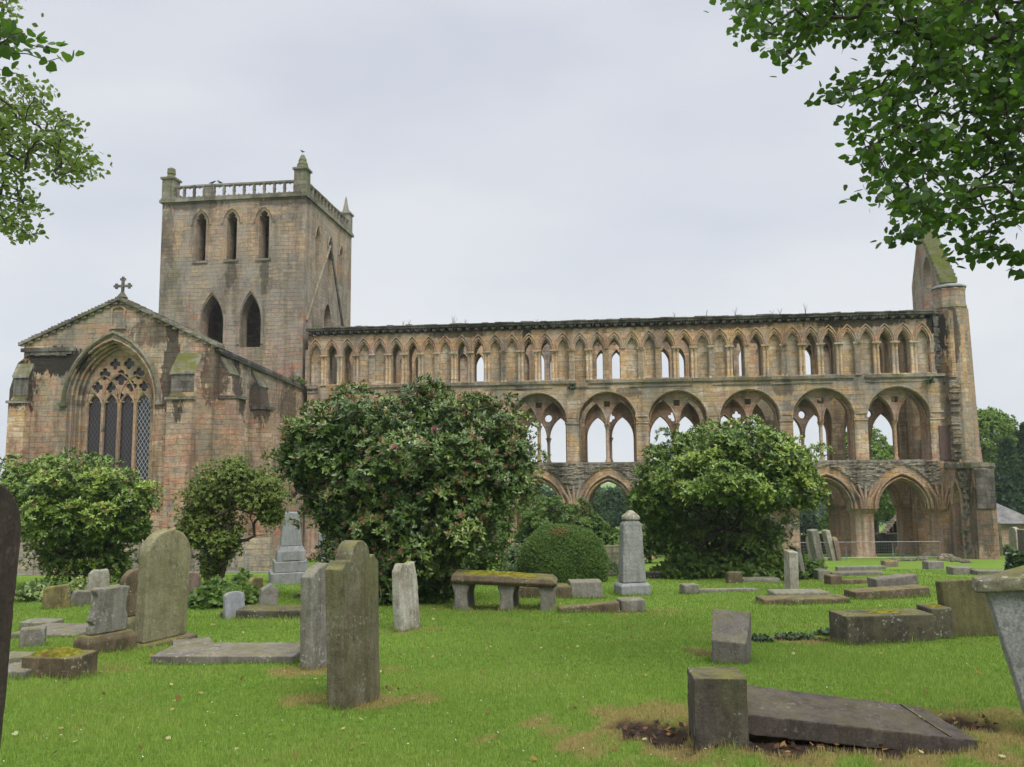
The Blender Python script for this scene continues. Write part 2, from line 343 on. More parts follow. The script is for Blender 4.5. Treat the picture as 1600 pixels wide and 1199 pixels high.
def mossmat():
    g = G('cushion_moss', 1, .05)
    c = g.mix(g.ramp(g.noise(11, 7, .75), [(.36, 0.), (.64, 1.)]), (.055, .075, .01), (.30, .27, .03))
    c = g.mix(g.ramp(g.noise(7, 5, .7), [(.50, 0.), (.60, .85)]), c, (.13, .085, .03))
    return g.out(c, g.bump(g.noise(40, 6, .8), 1, .03))
M['moss'] = mossmat()
def copemat():
    g = G('moss_grown_coping', 1, .05)
    c = g.mix(g.noise(3, 6, .7), (.07, .095, .018), (.21, .225, .05)); c = g.mix(g.ramp(g.noise(2.2, 6, .75), [(.44, 0.), (.58, .85)]), c, (.2, .185, .15))
    return g.out(c, g.bump(g.noise(14, 6, .8), 1, .05))
M['mosscope'] = copemat()
def plain(name, col, rough=.8, var=.3, sc=8, metal=0):
    g = G(name, rough, .3); g.b.inputs['Metallic'].default_value = metal
    c = g.mix(g.noise(sc, 5), tuple(q*(1-var) for q in col), tuple(min(1, q*(1+var)) for q in col))
    return g.out(c, g.bump(g.noise(sc*4, 4), .2, .01))
M['bark'] = plain('dark_bark', (.045, .036, .026), .95, .4, 14)
M['barkgrey'] = plain('grey_bark', (.09, .08, .06), .95, .4, 14)
M['steel'] = plain('galvanised_steel', (.30, .31, .32), .55, .1, 5, .6)
M['iron'] = plain('black_iron', (.03, .03, .03), .6, .2)
M['wood'] = plain('weathered_door_wood', (.10, .062, .055), .8, .35, 5)
M['slate'] = masonry('roof_slate', [(.10, .10, .115), (.14, .14, .155), (.18, .175, .18)], row=.22, wid=.3, grime=.15, lichen=.2, moss=.15, mort=.01)
M['lead'] = plain('roof_lead', (.20, .21, .21), .6, .15)
M['red'] = plain('red_sign_paint', (.42, .10, .08), .5, .1)
M['timber'] = plain('timber_beam', (.07, .05, .035), .85, .4)
def glassmat(name, lead):
    g = G(name, .12, .5)
    x, y, z = g.sep()
    k = 4.6
    a = g.math('ABSOLUTE', g.math('SUBTRACT', g.math('FRACT', g.math('MULTIPLY', g.math('ADD', x, g.math('MULTIPLY', z, .62)), k)), .5))
    b = g.math('ABSOLUTE', g.math('SUBTRACT', g.math('FRACT', g.math('MULTIPLY', g.math('SUBTRACT', x, g.math('MULTIPLY', z, .62)), k)), .5))
    m = g.math('LESS_THAN', g.math('MINIMUM', a, b), .06)
    c = g.mix(m, g.mix(g.noise(5), (.012, .010, .012), (.03, .022, .03)), lead)
    g.L.new(g.math('ADD', g.math('MULTIPLY', m, .5), .12), g.b.inputs['Roughness'])
    return g.out(c, g.bump(g.noise(3), .2, .01))
M['glass'] = glassmat('dark_leaded_glass', (.055, .05, .05))
M['glass_skylit'] = glassmat('sky_lit_leaded_glass', (.36, .38, .41))  # same leading, its colour lightened to paint in the sky's reflection

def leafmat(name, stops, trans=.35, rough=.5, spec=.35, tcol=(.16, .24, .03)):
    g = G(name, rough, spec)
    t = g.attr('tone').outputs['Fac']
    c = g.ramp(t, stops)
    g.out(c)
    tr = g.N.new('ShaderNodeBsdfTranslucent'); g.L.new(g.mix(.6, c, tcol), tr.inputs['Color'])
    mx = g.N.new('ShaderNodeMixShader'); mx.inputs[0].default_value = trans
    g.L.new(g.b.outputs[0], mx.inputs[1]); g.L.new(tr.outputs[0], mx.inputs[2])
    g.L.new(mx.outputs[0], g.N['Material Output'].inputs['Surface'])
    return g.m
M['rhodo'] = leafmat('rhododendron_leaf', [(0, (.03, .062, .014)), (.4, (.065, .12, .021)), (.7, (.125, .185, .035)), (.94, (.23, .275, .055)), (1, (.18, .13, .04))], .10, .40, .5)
M['rhodo2'] = leafmat('bright_rhododendron_leaf', [(0, (.04, .08, .013)), (.4, (.10, .175, .02)), (.7, (.185, .265, .03)), (.94, (.30, .36, .045)), (1, (.22, .13, .04))], .11, .42, .45)
M['olive'] = leafmat('olive_shrub_leaf', [(0, (.06, .09, .018)), (.5, (.13, .185, .032)), (.85, (.22, .27, .05)), (1, (.25, .19, .07))], .25, .5, .3)
M['yew'] = leafmat('clipped_yew_leaf', [(0, (.04, .085, .016)), (.5, (.085, .155, .026)), (.9, (.14, .22, .04)), (.95, (.16, .2, .04)), (1, (.22, .13, .05))], .25, .5, .3)
M['lime'] = leafmat('lime_tree_leaf', [(0, (.018, .05, .010)), (.5, (.038, .085, .014)), (.9, (.075, .145, .022)), (1, (.12, .19, .03))], .42, .45, .25, (.12, .25, .02))
M['birch'] = leafmat('pale_tree_leaf', [(0, (.06, .105, .02)), (.5, (.11, .175, .03)), (.9, (.17, .24, .04)), (.96, (.17, .23, .05)), (1, (.30, .10, .03))], .35, .45, .3)
M['fartree'] = leafmat('far_tree_leaf', [(0, (.06, .12, .02)), (.5, (.13, .22, .035)), (1, (.23, .32, .05))], .25, .6, .2)
M['conifer'] = leafmat('conifer_needles', [(0, (.015, .04, .016)), (.6, (.035, .075, .028)), (1, (.06, .11, .035))], .1, .6, .2)
M['farwood'] = leafmat('far_wood_leaf', [(0, (.02, .045, .02)), (.6, (.035, .07, .03)), (1, (.06, .10, .04))], .15, .7, .1)
M['herb'] = leafmat('broad_herb_leaf', [(0, (.045, .09, .018)), (.5, (.08, .15, .028)), (.9, (.15, .22, .045)), (1, (.24, .24, .06))], .3, .5, .3)
M['catmint'] = leafmat('grey_green_herb', [(0, (.06, .10, .04)), (.6, (.12, .18, .07)), (1, (.2, .27, .12))], .3, .6, .2)
M['ivy'] = leafmat('ivy_leaf', [(0, (.012, .03, .009)), (.6, (.025, .055, .014)), (1, (.05, .09, .02))], .15, .35, .5)
M['spent'] = leafmat('spent_flower_head', [(0, (.22, .085, .06)), (.6, (.32, .14, .095)), (1, (.40, .2, .12))], .2, .7, .2, (.2, .1, .04))
M['bloom'] = leafmat('pink_bloom', [(0, (.40, .12, .20)), (1, (.6, .22, .33))], .3, .6, .2, (.5, .15, .25))
M['blade'] = None

# ------------------------------------------------------------------ the ground
DRY = []      # (x, y, rx, ry, rot, strength, bare)
def dry(u, v, rx, ry, rot=0, s=1., bare=0.): 
    P = gp(u, v); DRY.append((P.x, P.y, rx, ry, rot, s, bare))
dry(1280, 1148, 1.85, .85, -.06, 1.0, 0); dry(1035, 1142, .36, .40, 0, .6, 1); dry(1320, 1162, 1.15, .30, -.03, .5, 1); dry(1510, 1130, .26, .24, 0, .5, 1); dry(1555, 1120, .3, .3, 0, .9, 0); dry(1000, 1120, .42, .42, 0, .9, 0)
dry(555, 1092, .62, .42, .1, .85, .0); dry(612, 1076, .14, .10, 0, .3, 1); dry(500, 1098, .15, .07, 0, .4, .9); dry(495, 1050, .6, .34, 0, .9, 0); dry(480, 1062, .25, .05, 0, .4, .8)
dry(580, 1045, .35, .25, 0, .5, 0); dry(1215, 1000, .9, .38, 0, .8, .0); dry(1230, 998, .75, .22, 0, .3, 1); dry(1105, 1018, .25, .3, 0, .9, .6); dry(640, 985, .5, .35, 0, .45, 0); dry(150, 1045, .6, .3, 0, .4, 0)
dry(1000, 957, .8, .6, 0, .4, 0); dry(760, 952, 1.2, .6, 0, .35, 0); dry(1060, 885, 1.5, 1.2, 0, .5, 0); dry(1330, 935, .9, .4, 0, .3, 0)
def dryness(x, y):
    d = np.zeros_like(x); b = np.zeros_like(x)
    wob = .22*np.sin(9*x+3*y)+.16*np.sin(5*y-7*x+1)+.14*np.sin(17*x-11*y)+.1*np.sin(31*x+23*y)
    for (cx, cy, rx, ry, rot, s, bare) in DRY:
        c, q = math.cos(rot), math.sin(rot); X = (x-cx)*c+(y-cy)*q; Y = -(x-cx)*q+(y-cy)*c
        r = np.sqrt((X/rx)**2+(Y/ry)**2)+wob
        d = np.maximum(d, s*np.clip((1.28-r)/.36, 0, 1))
        if bare: b = np.maximum(b, bare*np.clip((1.08-r)/.22, 0, 1))
    return d, b
def ground():
    ys = np.concatenate([np.arange(-30, 2, 2), np.arange(2, 15, .08), np.arange(15, 30, .25), np.arange(30, 64, 1.), [70, 80, 95, 120, 160, 220, 300, 450, 700, 1000, 1600, 2600, 4500]])
    xs = np.concatenate([[-3500, -1500, -700, -300, -150, -90, -60, -45], np.arange(-36, -9, 1.), np.arange(-9, 9, .09), np.arange(9, 40, 1.), [45, 60, 90, 150, 300, 700, 1500, 3500]])
    X, Y = np.meshgrid(xs, ys); Z = gz(X, Y)
    d, b = dryness(X.ravel(), Y.ravel()); b = b.reshape(X.shape); Z = Z-.035*b
    nx, ny = len(xs), len(ys)
    me = bpy.data.meshes.new('ground')
    idx = np.arange(nx*ny).reshape(ny, nx)
    fc = np.stack([idx[:-1, :-1], idx[:-1, 1:], idx[1:, 1:], idx[1:, :-1]], -1).reshape(-1, 4)
    me.from_pydata(np.stack([X, Y, Z], -1).reshape(-1, 3).tolist(), [], fc.tolist())
    a = me.attributes.new('dry', 'FLOAT', 'POINT'); a.data.foreach_set('value', d.astype(np.float32))
    a = me.attributes.new('bare', 'FLOAT', 'POINT'); a.data.foreach_set('value', b.ravel().astype(np.float32))
    me.polygons.foreach_set('use_smooth', [True]*len(me.polygons)); me.update()
    g = G('churchyard_lawn', 1, .05)
    c = g.mix(g.noise(.7, 5, .6), (.12, .21, .030), (.20, .295, .052))
    c = g.mix(g.ramp(g.noise(5, 5, .7), [(.35, 0.), (.75, .6)]), c, (.055, .11, .012))
    c = g.mix(g.ramp(g.noise(.28, 3, .6, g.map((1, 1, 1), (5, 2, 0))), [(.52, 0.), (.72, .45)]), c, (.17, .20, .045))
    nn = g.noise(26, 6, .8)
    c = g.mix(.7, c, g.ramp(nn, [(.25, .45), (.75, 1.35)]), 'MULTIPLY')
    c = g.mix(g.math('MULTIPLY', g.attr('dry').outputs['Fac'], .8), c, g.mix(nn, (.14, .09, .035), (.30, .21, .09)))
    c = g.mix(g.attr('bare').outputs['Fac'], c, g.mix(g.noise(18, 6, .8), (.018, .012, .009), (.075, .05, .035)))
    m = g.out(c, g.bump(g.noise(60, 4, .8), .8, .03))
    tag(link('ground', me, m), kind='structure', label='sloping churchyard lawn running down to the abbey')
ground()

def blades():
    P = []
    for y0, y1, dens in ((3.6, 6.5, 4600), (6.5, 9, 3300), (9, 12, 2000), (12, 17, 1000), (17, 24, 430), (24, 33, 190)):
        A = (y1-y0)*2*(.70*(y0+y1)/2+1.2); n = int(A*dens)
        y = rng.uniform(y0, y1, n); x = rng.uniform(-1, 1, n)*(.70*y+1.2); P.append(np.stack([x, y], -1))
    P = np.concatenate(P); x, y = P[:, 0], P[:, 1]
    d, b = dryness(x, y)
    keep = rng.random(len(x)) > np.maximum(b*1.0, d*.35)
    for (ox, oy, hx, hy, rot) in FOOT:
        c, q = math.cos(rot), math.sin(rot); X = (x-ox)*c+(y-oy)*q; Y = -(x-ox)*q+(y-oy)*c
        keep &= ~((abs(X) < hx-.012) & (abs(Y) < hy-.012))
    ex_, ey_ = [], []
    for (ox, oy, hx, hy, rot) in FOOT:
        if oy > 22: continue
        m = int((hx+hy)*4*190); e_ = rng.integers(0, 4, m); t = rng.uniform(-1, 1, m); o_ = rng.exponential(.016, m)
        lx = np.where(e_ < 2, t*hx, np.where(e_ == 2, hx+o_, -hx-o_)); ly = np.where(e_ < 2, np.where(e_ == 0, hy+o_, -hy-o_), t*hy)
        ex_.append(ox+lx*math.cos(rot)-ly*math.sin(rot)); ey_.append(oy+lx*math.sin(rot)+ly*math.cos(rot))
    ex_, ey_ = np.concatenate(ex_), np.concatenate(ey_); dd, bb = dryness(ex_, ey_); kk = rng.random(len(ex_)) > bb; ex_, ey_, dd = ex_[kk], ey_[kk], dd[kk]
    n0 = int(keep.sum()); x, y, d = np.concatenate([x[keep], ex_]), np.concatenate([y[keep], ey_]), np.concatenate([d[keep], dd]); n = len(x)
    tall = np.where(np.arange(n) >= n0, rng.uniform(1.0, 2.4, n), 1.)
    patch = .5+.25*np.sin(1.3*x+.8*y+1.2*np.sin(.9*y))+.25*np.sin(2.1*y-.9*x+2+1.5*np.sin(1.1*x))
    wild = np.clip(np.sin(2.7*x+1.9*np.sin(1.7*y)+.6)*np.sin(2.2*y+1.4*np.sin(2.3*x))*1.6-.55, 0, 1)
    h = (.016+.026*rng.random(n)+.016*patch)*np.where(rng.random(n) < .02, 1.9, 1)*(1+.3*(y > 14))*tall; w = (.0026+.0022*rng.random(n))*np.clip(y/7, 1, 3.6)
    th = rng.uniform(0, 2*np.pi, n); lean = rng.uniform(.05, .6, n)*h; la = rng.uniform(0, 2*np.pi, n)
    z = gz(x, y)-.008
    dx, dy = np.cos(th)*w, np.sin(th)*w
    B1 = np.stack([x-dx, y-dy, z], -1); B2 = np.stack([x+dx, y+dy, z], -1)
    T = np.stack([x+np.cos(la)*lean, y+np.sin(la)*lean, z+h], -1)
    tone = np.clip(rng.normal(.42, .16, n)+.30*(patch-.5), 0, .72)
    dr = rng.random(n) < np.clip(d*.95+.015+.16*wild, 0, 1)
    tone = np.where(dr, rng.uniform(.8, 1, n), tone)
    me = polymesh('grass', np.stack([B1, B2, T], 1), 3, tone)
    m = leafmat('grass_blade', [(0, (.08, .155, .022)), (.4, (.17, .275, .042)), (.72, (.29, .38, .085)), (.8, (.22, .17, .06)), (1, (.40, .31, .14))], .35, .55, .2, (.18, .3, .03))
    tag(link('grass', me, m), 'short green mown lawn grass with dry straw patches around the stones', 'grass', kind='stuff')
FOOT = []

# ------------------------------------------------------------------ outline helpers
def pointed(cx, hw, zs, za, n=9):
    h = za-zs; Rr = (h*h+hw*hw)/(2*hw)
    th = math.acos(max(-1, min(1, (Rr-hw)/Rr)))
    L_ = [(cx-hw+Rr-Rr*math.cos(th*i/n), zs+Rr*math.sin(th*i/n)) for i in range(n+1)]
    return L_+[(2*cx-p[0], p[1]) for p in reversed(L_[:-1])]
def rounda(cx, hw, zs, n=18): return [(cx-hw*math.cos(math.pi*i/n), zs+hw*math.sin(math.pi*i/n)) for i in range(n+1)]
def opening(cx, hw, z0, zs, za, n=8): return [(cx-hw, z0)]+pointed(cx, hw, zs, za, n)+[(cx+hw, z0)]
def quatre(cx, cz, r, n=24, rot=0, m=.58):
    rr = lambda t: r*(m+(1-m)*abs(math.cos(2*t))**.7)
    return [(cx+rr(t)*math.cos(t+rot), cz+rr(t)*math.sin(t+rot)) for t in [2*math.pi*i/n for i in range(n)]]
def circ(cx, cz, r, n=16): return [(cx+r*math.cos(2*math.pi*i/n), cz+r*math.sin(2*math.pi*i/n)) for i in range(n)]
def trefoil(cx, hw, z0, zs, za):
    """light with a cusped head"""
    a = pointed(cx, hw, zs, za, 6); o = []
    for i, p in enumerate(a):
        o.append(p)
        if i in (2, len(a)-4):
            q = a[i+1]; mx_, mz_ = (p[0]+q[0])/2, (p[1]+q[1])/2
            o.append((mx_+(cx-mx_)*.42, mz_-.02))
    return [(cx-hw, z0)]+o+[(cx+hw, z0)]
def arch_tube(mb, cx, hw, zs, za, y, r, n=5, legs=0.):
    pts = [(p[0], y, p[1]) for p in pointed(cx, hw, zs, za, 8)]
    if legs: pts = [(cx-hw, y, zs-legs)]+pts+[(cx+hw, y, zs-legs)]
    mb.tube(pts, r, n)

# ------------------------------------------------------------------ the abbey (local frame: x along the nave, y away from the viewer)
AO = Vector((10.392*math.cos(TURN), 51.094-10.392*math.sin(TURN), 0))
abbey = empty('ruined_abbey', AO, -TURN, 'roofless sandstone abbey church with square tower, gabled transept and long arcaded nave wall', 'abbey')
BAY = 4.37; BX = [(k-5)*BAY for k in range(9)]; HB = BAY/2
X0, X1 = BX[0]-HB, BX[-1]+HB
def rough_panel(name, mat, parent, poly_ok, x0, x1, z0, z1, y, step, amp, seed=0, yb=None):
    """uneven masonry face: a grid pushed in and out, closed at the back"""
    nx, nz = int((x1-x0)/step)+1, int((z1-z0)/step)+1
    mb = MB(); id_ = {}
    def vert(i, j):
        if (i, j) not in id_:
            x, z = x0+(x1-x0)*i/nx, z0+(z1-z0)*j/nz
            q = mnoise.noise(Vector((x*2.2+seed, z*6, seed)))*.6+mnoise.noise(Vector((x*7, z*14, seed+3)))*.4
            id_[(i, j)] = len(mb.v); mb.v.append((x, y-amp*(.5+q), z))
        return id_[(i, j)]
    for i in range(nx):
        for j in range(nz):
            xc, zc = x0+(x1-x0)*(i+.5)/nx, z0+(z1-z0)*(j+.5)/nz
            if poly_ok(xc, zc): mb.f.append((vert(i, j), vert(i+1, j), vert(i+1, j+1), vert(i, j+1)))
    return mb.build(name, mat, parent)

def nave_wall(y0, far=False):
    """one side of the nave: arcade, triforium, clerestory"""
    s = -1 if far else 1
    T = 1.6
    mb = MB(); inn = MB(); bl = MB()
    for c in BX:
        l, r = c-HB, c+HB
        # lower arcade spandrels in two orders
        mb.prism([(l, -1.19)]+pointed(c, 1.56, -1.19, .80)+[(r, -1.19), (r, 1.69), (l, 1.69)], y0, y0+.38)
        inn.prism([(l, -1.19)]+pointed(c, 1.36, -1.19, .47)+[(r, -1.19), (r, 1.69), (l, 1.69)], y0+.38, y0+1.2)
        inn.prism([(l, -1.19)]+pointed(c, 1.56, -1.19, .80)+[(r, -1.19), (r, 1.69), (l, 1.69)], y0+1.2, y0+T)
        # triforium round arch
        arch = [(l, 1.69), (c-1.8, 1.69)]+rounda(c, 1.8, 4.3)+[(c+1.8, 1.69), (r, 1.69), (r, 6.72), (l, 6.72)]
        mb.prism(arch, y0, y0+.5)
        inn.prism(arch, y0+1.0, y0+T)
        # clerestory
        zs = 8.85
        ha = [opening(c+q, .37, 6.97, zs, 9.62) for q in (-1.64, -.54, .54, 1.64)]
        hb = [opening(c+q, .325, 6.97, zs, 9.52) for q in (-.54, .54)]
        mb.prism([(l, 6.72), (r, 6.72), (r, 10.25), (l, 10.25)], y0, y0+.24, ha)
        bl.prism([(l, 6.72), (r, 6.72), (r, 10.25), (l, 10.25)], y0+.24, y0+.55, hb)
        bl.prism([(l, 6.72), (r, 6.72), (r, 10.25), (l, 10.25)], y0+1.2, y0+T, [opening(c+q, .41, 6.97, zs-.1, 9.6) for q in (-.54, .54)])
        bl.box(l, r, y0+.55, y0+1.2, 6.72, 6.95); bl.box(l, r, y0+.55, y0+1.2, 9.9, 10.25)
    wall = mb.build('nave_wall', M['nave'], abbey)
    if far: wall['label'] = 'far side wall of the nave seen through the arches'
    inn.build('inner_order', M['inner'], wall); bl.build('clerestory_backing', M['blind'], wall)
    # tracery under each round arch
    holes = {0: 'q', 1: 'c', 2: 'q', 3: 'c', 4: 'q', 5: 'q', 6: 'q', 7: 'c', 8: 'c'}
    for k, c in enumerate(BX):
        t = MB(); l, r = c-HB, c+HB
        if not far:
            out = [(l, 1.69), (c-1.72, 1.69)]+pointed(c-.91, .81, 4.1, 5.62)+pointed(c+.91, .81, 4.1, 5.62)+[(c+1.72, 1.69), (r, 1.69), (r, 6.7), (l, 6.7)]
            t.prism(out, y0+.5, y0+1.0, [[(c-.19, 5.22), (c+.19, 5.22), (c+.19, 5.58), (c-.19, 5.58)]])
            for sg in (-1, 1): arch_tube(t, c+sg*.91, .84, 4.1, 5.68, y0+.5, .07)
        else:
            out = [(l, 1.69), (c-1.62, 1.69)]+pointed(c-.86, .76, 3.45, 4.88)+pointed(c+.86, .76, 3.45, 4.88)+[(c+1.62, 1.69), (r, 1.69), (r, 6.7), (l, 6.7)]
            h = quatre(c, 4.86, .33) if holes[k] == 'q' else circ(c, 4.86, .26)
            t.prism(out, y0+.5, y0+1.0, [h])
            for sg in (-1, 1): arch_tube(t, c+sg*.86, .80, 3.45, 4.95, y0+.5, .06)
        t.build('triforium_tracery', M['inner'], wall)
        cap = 4.1 if not far else 3.45
        cm = MB(); cm.lathe([(.17, 1.69), (.17, 1.82), (.115, 1.9), (.11, cap-.32), (.14, cap-.3), (.12, cap-.26), (.2, cap-.06), (.21, cap)], c, y0+.75, 10)
        cm.build('triforium_column', M['arch'], wall, 40)
        am = MB()
        for (hw, za, dy, rr) in ((1.63, .92, -.03, .085), (1.47, .66, .10, .075), (1.42, .56, .36, .07)):
            arch_tube(am, c, hw, -1.19, za, y0+dy, rr, 6)
        am.build('arcade_arch', M['arch'], wall, 50)
        if not far:
            rm_ = MB(); pts = [(p[0], y0-.01, p[1]) for p in rounda(c, 1.86, 4.3)]; rm_.tube(pts, .06, 5)
            rm_.build('round_arch_moulding', M['nave'], wall, 50)
    # piers
    for k in range(10):
        x = BX[0]-HB+k*BAY; p = MB()
        lob = lambda t: 1-.13*(1-abs(math.cos(4*t)))
        p.lathe([(.86, -4.9), (.86, -4.25), (.76, -4.1), (.70, -3.95), (.69, -1.66), (.72, -1.62), (.70, -1.56), (.78, -1.42), (.90, -1.30), (.90, -1.19)], x, y0+T/2, 32, lob)
        p.build('arcade_pier', M['pier'], wall, 35)
    if far:
        wall.location.x = .2
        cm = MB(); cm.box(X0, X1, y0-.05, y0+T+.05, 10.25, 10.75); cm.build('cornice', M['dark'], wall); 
        return wall
    # string courses and imposts
    st = MB(); st2 = MB(); st3 = MB(); q = X0
    while q < 15.8:
        w = random.uniform(.5, 1.3); e = min(15.9, q+w); a = random.random(); dz = .02*(random.random()-.5)
        if a > .05: st.box(q, e-.006, y0-.14+.05*random.random(), y0-.001, 6.70+dz, 6.86+dz)
        if random.random() > .25: st2.box(q, e-.006, y0-.07+.03*random.random(), y0-.001, 6.42+dz, 6.50+dz)
        if e < 15.3: st3.box(q, e-.006, y0-.12+.06*random.random(), y0-.001, 1.58+dz, 1.72+1.2*dz)
        q = e
    for q in (st, st2, st3): q.build('string_course', M['mossy'], wall)
    for k in range(10):
        x = BX[0]-HB+k*BAY; im = MB()
        w = .385
        im.box(x-w-.05*random.random(), x+w+.05*random.random(), y0-.09*random.random()-.01, y0+.48, 4.52, 4.64); im.box(x-w-.03, x+w+.03, y0-.06, y0+.47, 4.12, 4.24)
        im.build('impost', M['nave'], wall)
        pl = MB(); pl.box(x-.15, x+.15, y0-.07, y0-.001, 6.87, 9.3); pl.build('pilaster_strip', M['tower'], wall)
    # clerestory colonnettes and hood mouldings
    for k, c in enumerate(BX):
        for q in (-2.13, -1.09, 0, 1.09, 2.13):
            cm = MB(); x = c+q
            if random.random() < .10: continue
            for dx in ((-.11, .11) if abs(q) < 2 else ((.05,) if q < 0 else (-.05,))):
                cm.lathe([(.12, 6.88), (.12, 6.98), (.085, 7.04), (.08, 8.6), (.10, 8.62), (.09, 8.66), (.15, 8.80)], x+dx, y0+.02, 8)
            wx = .27 if abs(q) < 2 else .2
            cm.box(x-wx, x+wx, y0-.16, y0-.001, 8.8, 8.9)
            cm.build('colonnette', M['blind'], wall, 40)
        for q in (-1.64, -.54, .54, 1.64):
            hm = MB(); arch_tube(hm, c+q, .54, 8.88, 10.0, y0-.05, .055, 6); arch_tube(hm, c+q, .45, 8.88, 9.80, y0-.02, .06, 6); arch_tube(hm, c+q, .375, 8.88, 9.63, y0+.1, .05, 5)
            hm.build('hood_moulding', M['arch'], wall, 50)
    # cornice on corbels
    cm = MB()
    cm.box(X0-.05, 15.5, y0-.30, y0+T, 10.52, 10.66)
    n = int((15.5-X0)/.42)
    for i in range(n):
        x = X0+i*.42; h = 10.70+.07*random.random(); cm.box(x, x+.40+.02*random.random(), y0-.36-.06*random.random(), y0+T-.1, 10.661, h)
    for i in range(int((15.2-X0)/.19)):
        x = X0+i*.19+.02
        if random.random() < .8: cm.box(x, x+.10, y0-.20, y0-.001, 10.36+.05*random.random(), 10.519)
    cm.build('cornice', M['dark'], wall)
    cb = None
    for i in range(70):
        x = X0+.2+i*.559
        if cb is None:
            b = MB(); b.prism([(0, 0), (-.26, .10), (-.28, .22), (0, .22)], -.11, .11, ax='x'); cb = b.build('corbel', M['dark'], wall); o = cb
        else: o = cb.copy(); COL.objects.link(o); o.parent = wall
        o.location = (x, y0, 10.2+.02*random.random()); o.rotation_euler = (0, 0, 0)
    # rough stumps of the lost aisle vault above the arcade
    def ok(x, z):
        k = round((x-BX[0])/BAY); k = max(0, min(8, k)); dx = abs(x-BX[k]); hw = 2.08
        if dx > hw: return z > -.55
        h = 1.44+1.19-.0; Rr = (h*h+hw*hw)/(2*hw)
        t = (Rr-hw+dx)/Rr
        return t > 1 or z > -1.19+Rr*math.sqrt(max(0, 1-t*t))
    rough_panel('vault_stump', M['rubble'], wall, ok, X0, 15.3, -1.1, 1.6, y0-.01, .1, .17, 5)
    # springers fanning out over each pier
    for k in range(10):
        x = BX[0]-HB+k*BAY; sp = MB()
        for j in range(5):
            a = (j-2)*.20
            sp.tube([(x+a*.5, y0-.06, -1.19), (x+a*.9, y0-.14, -.5), (x+a*2.1, y0-.22, .28)], [.10, .09, .05], 6)
        sp.build('vault_springer', M['arch'], wall, 50)
    return wall
nave = nave_wall(0.0); far_nave = nave_wall(5.6, True)

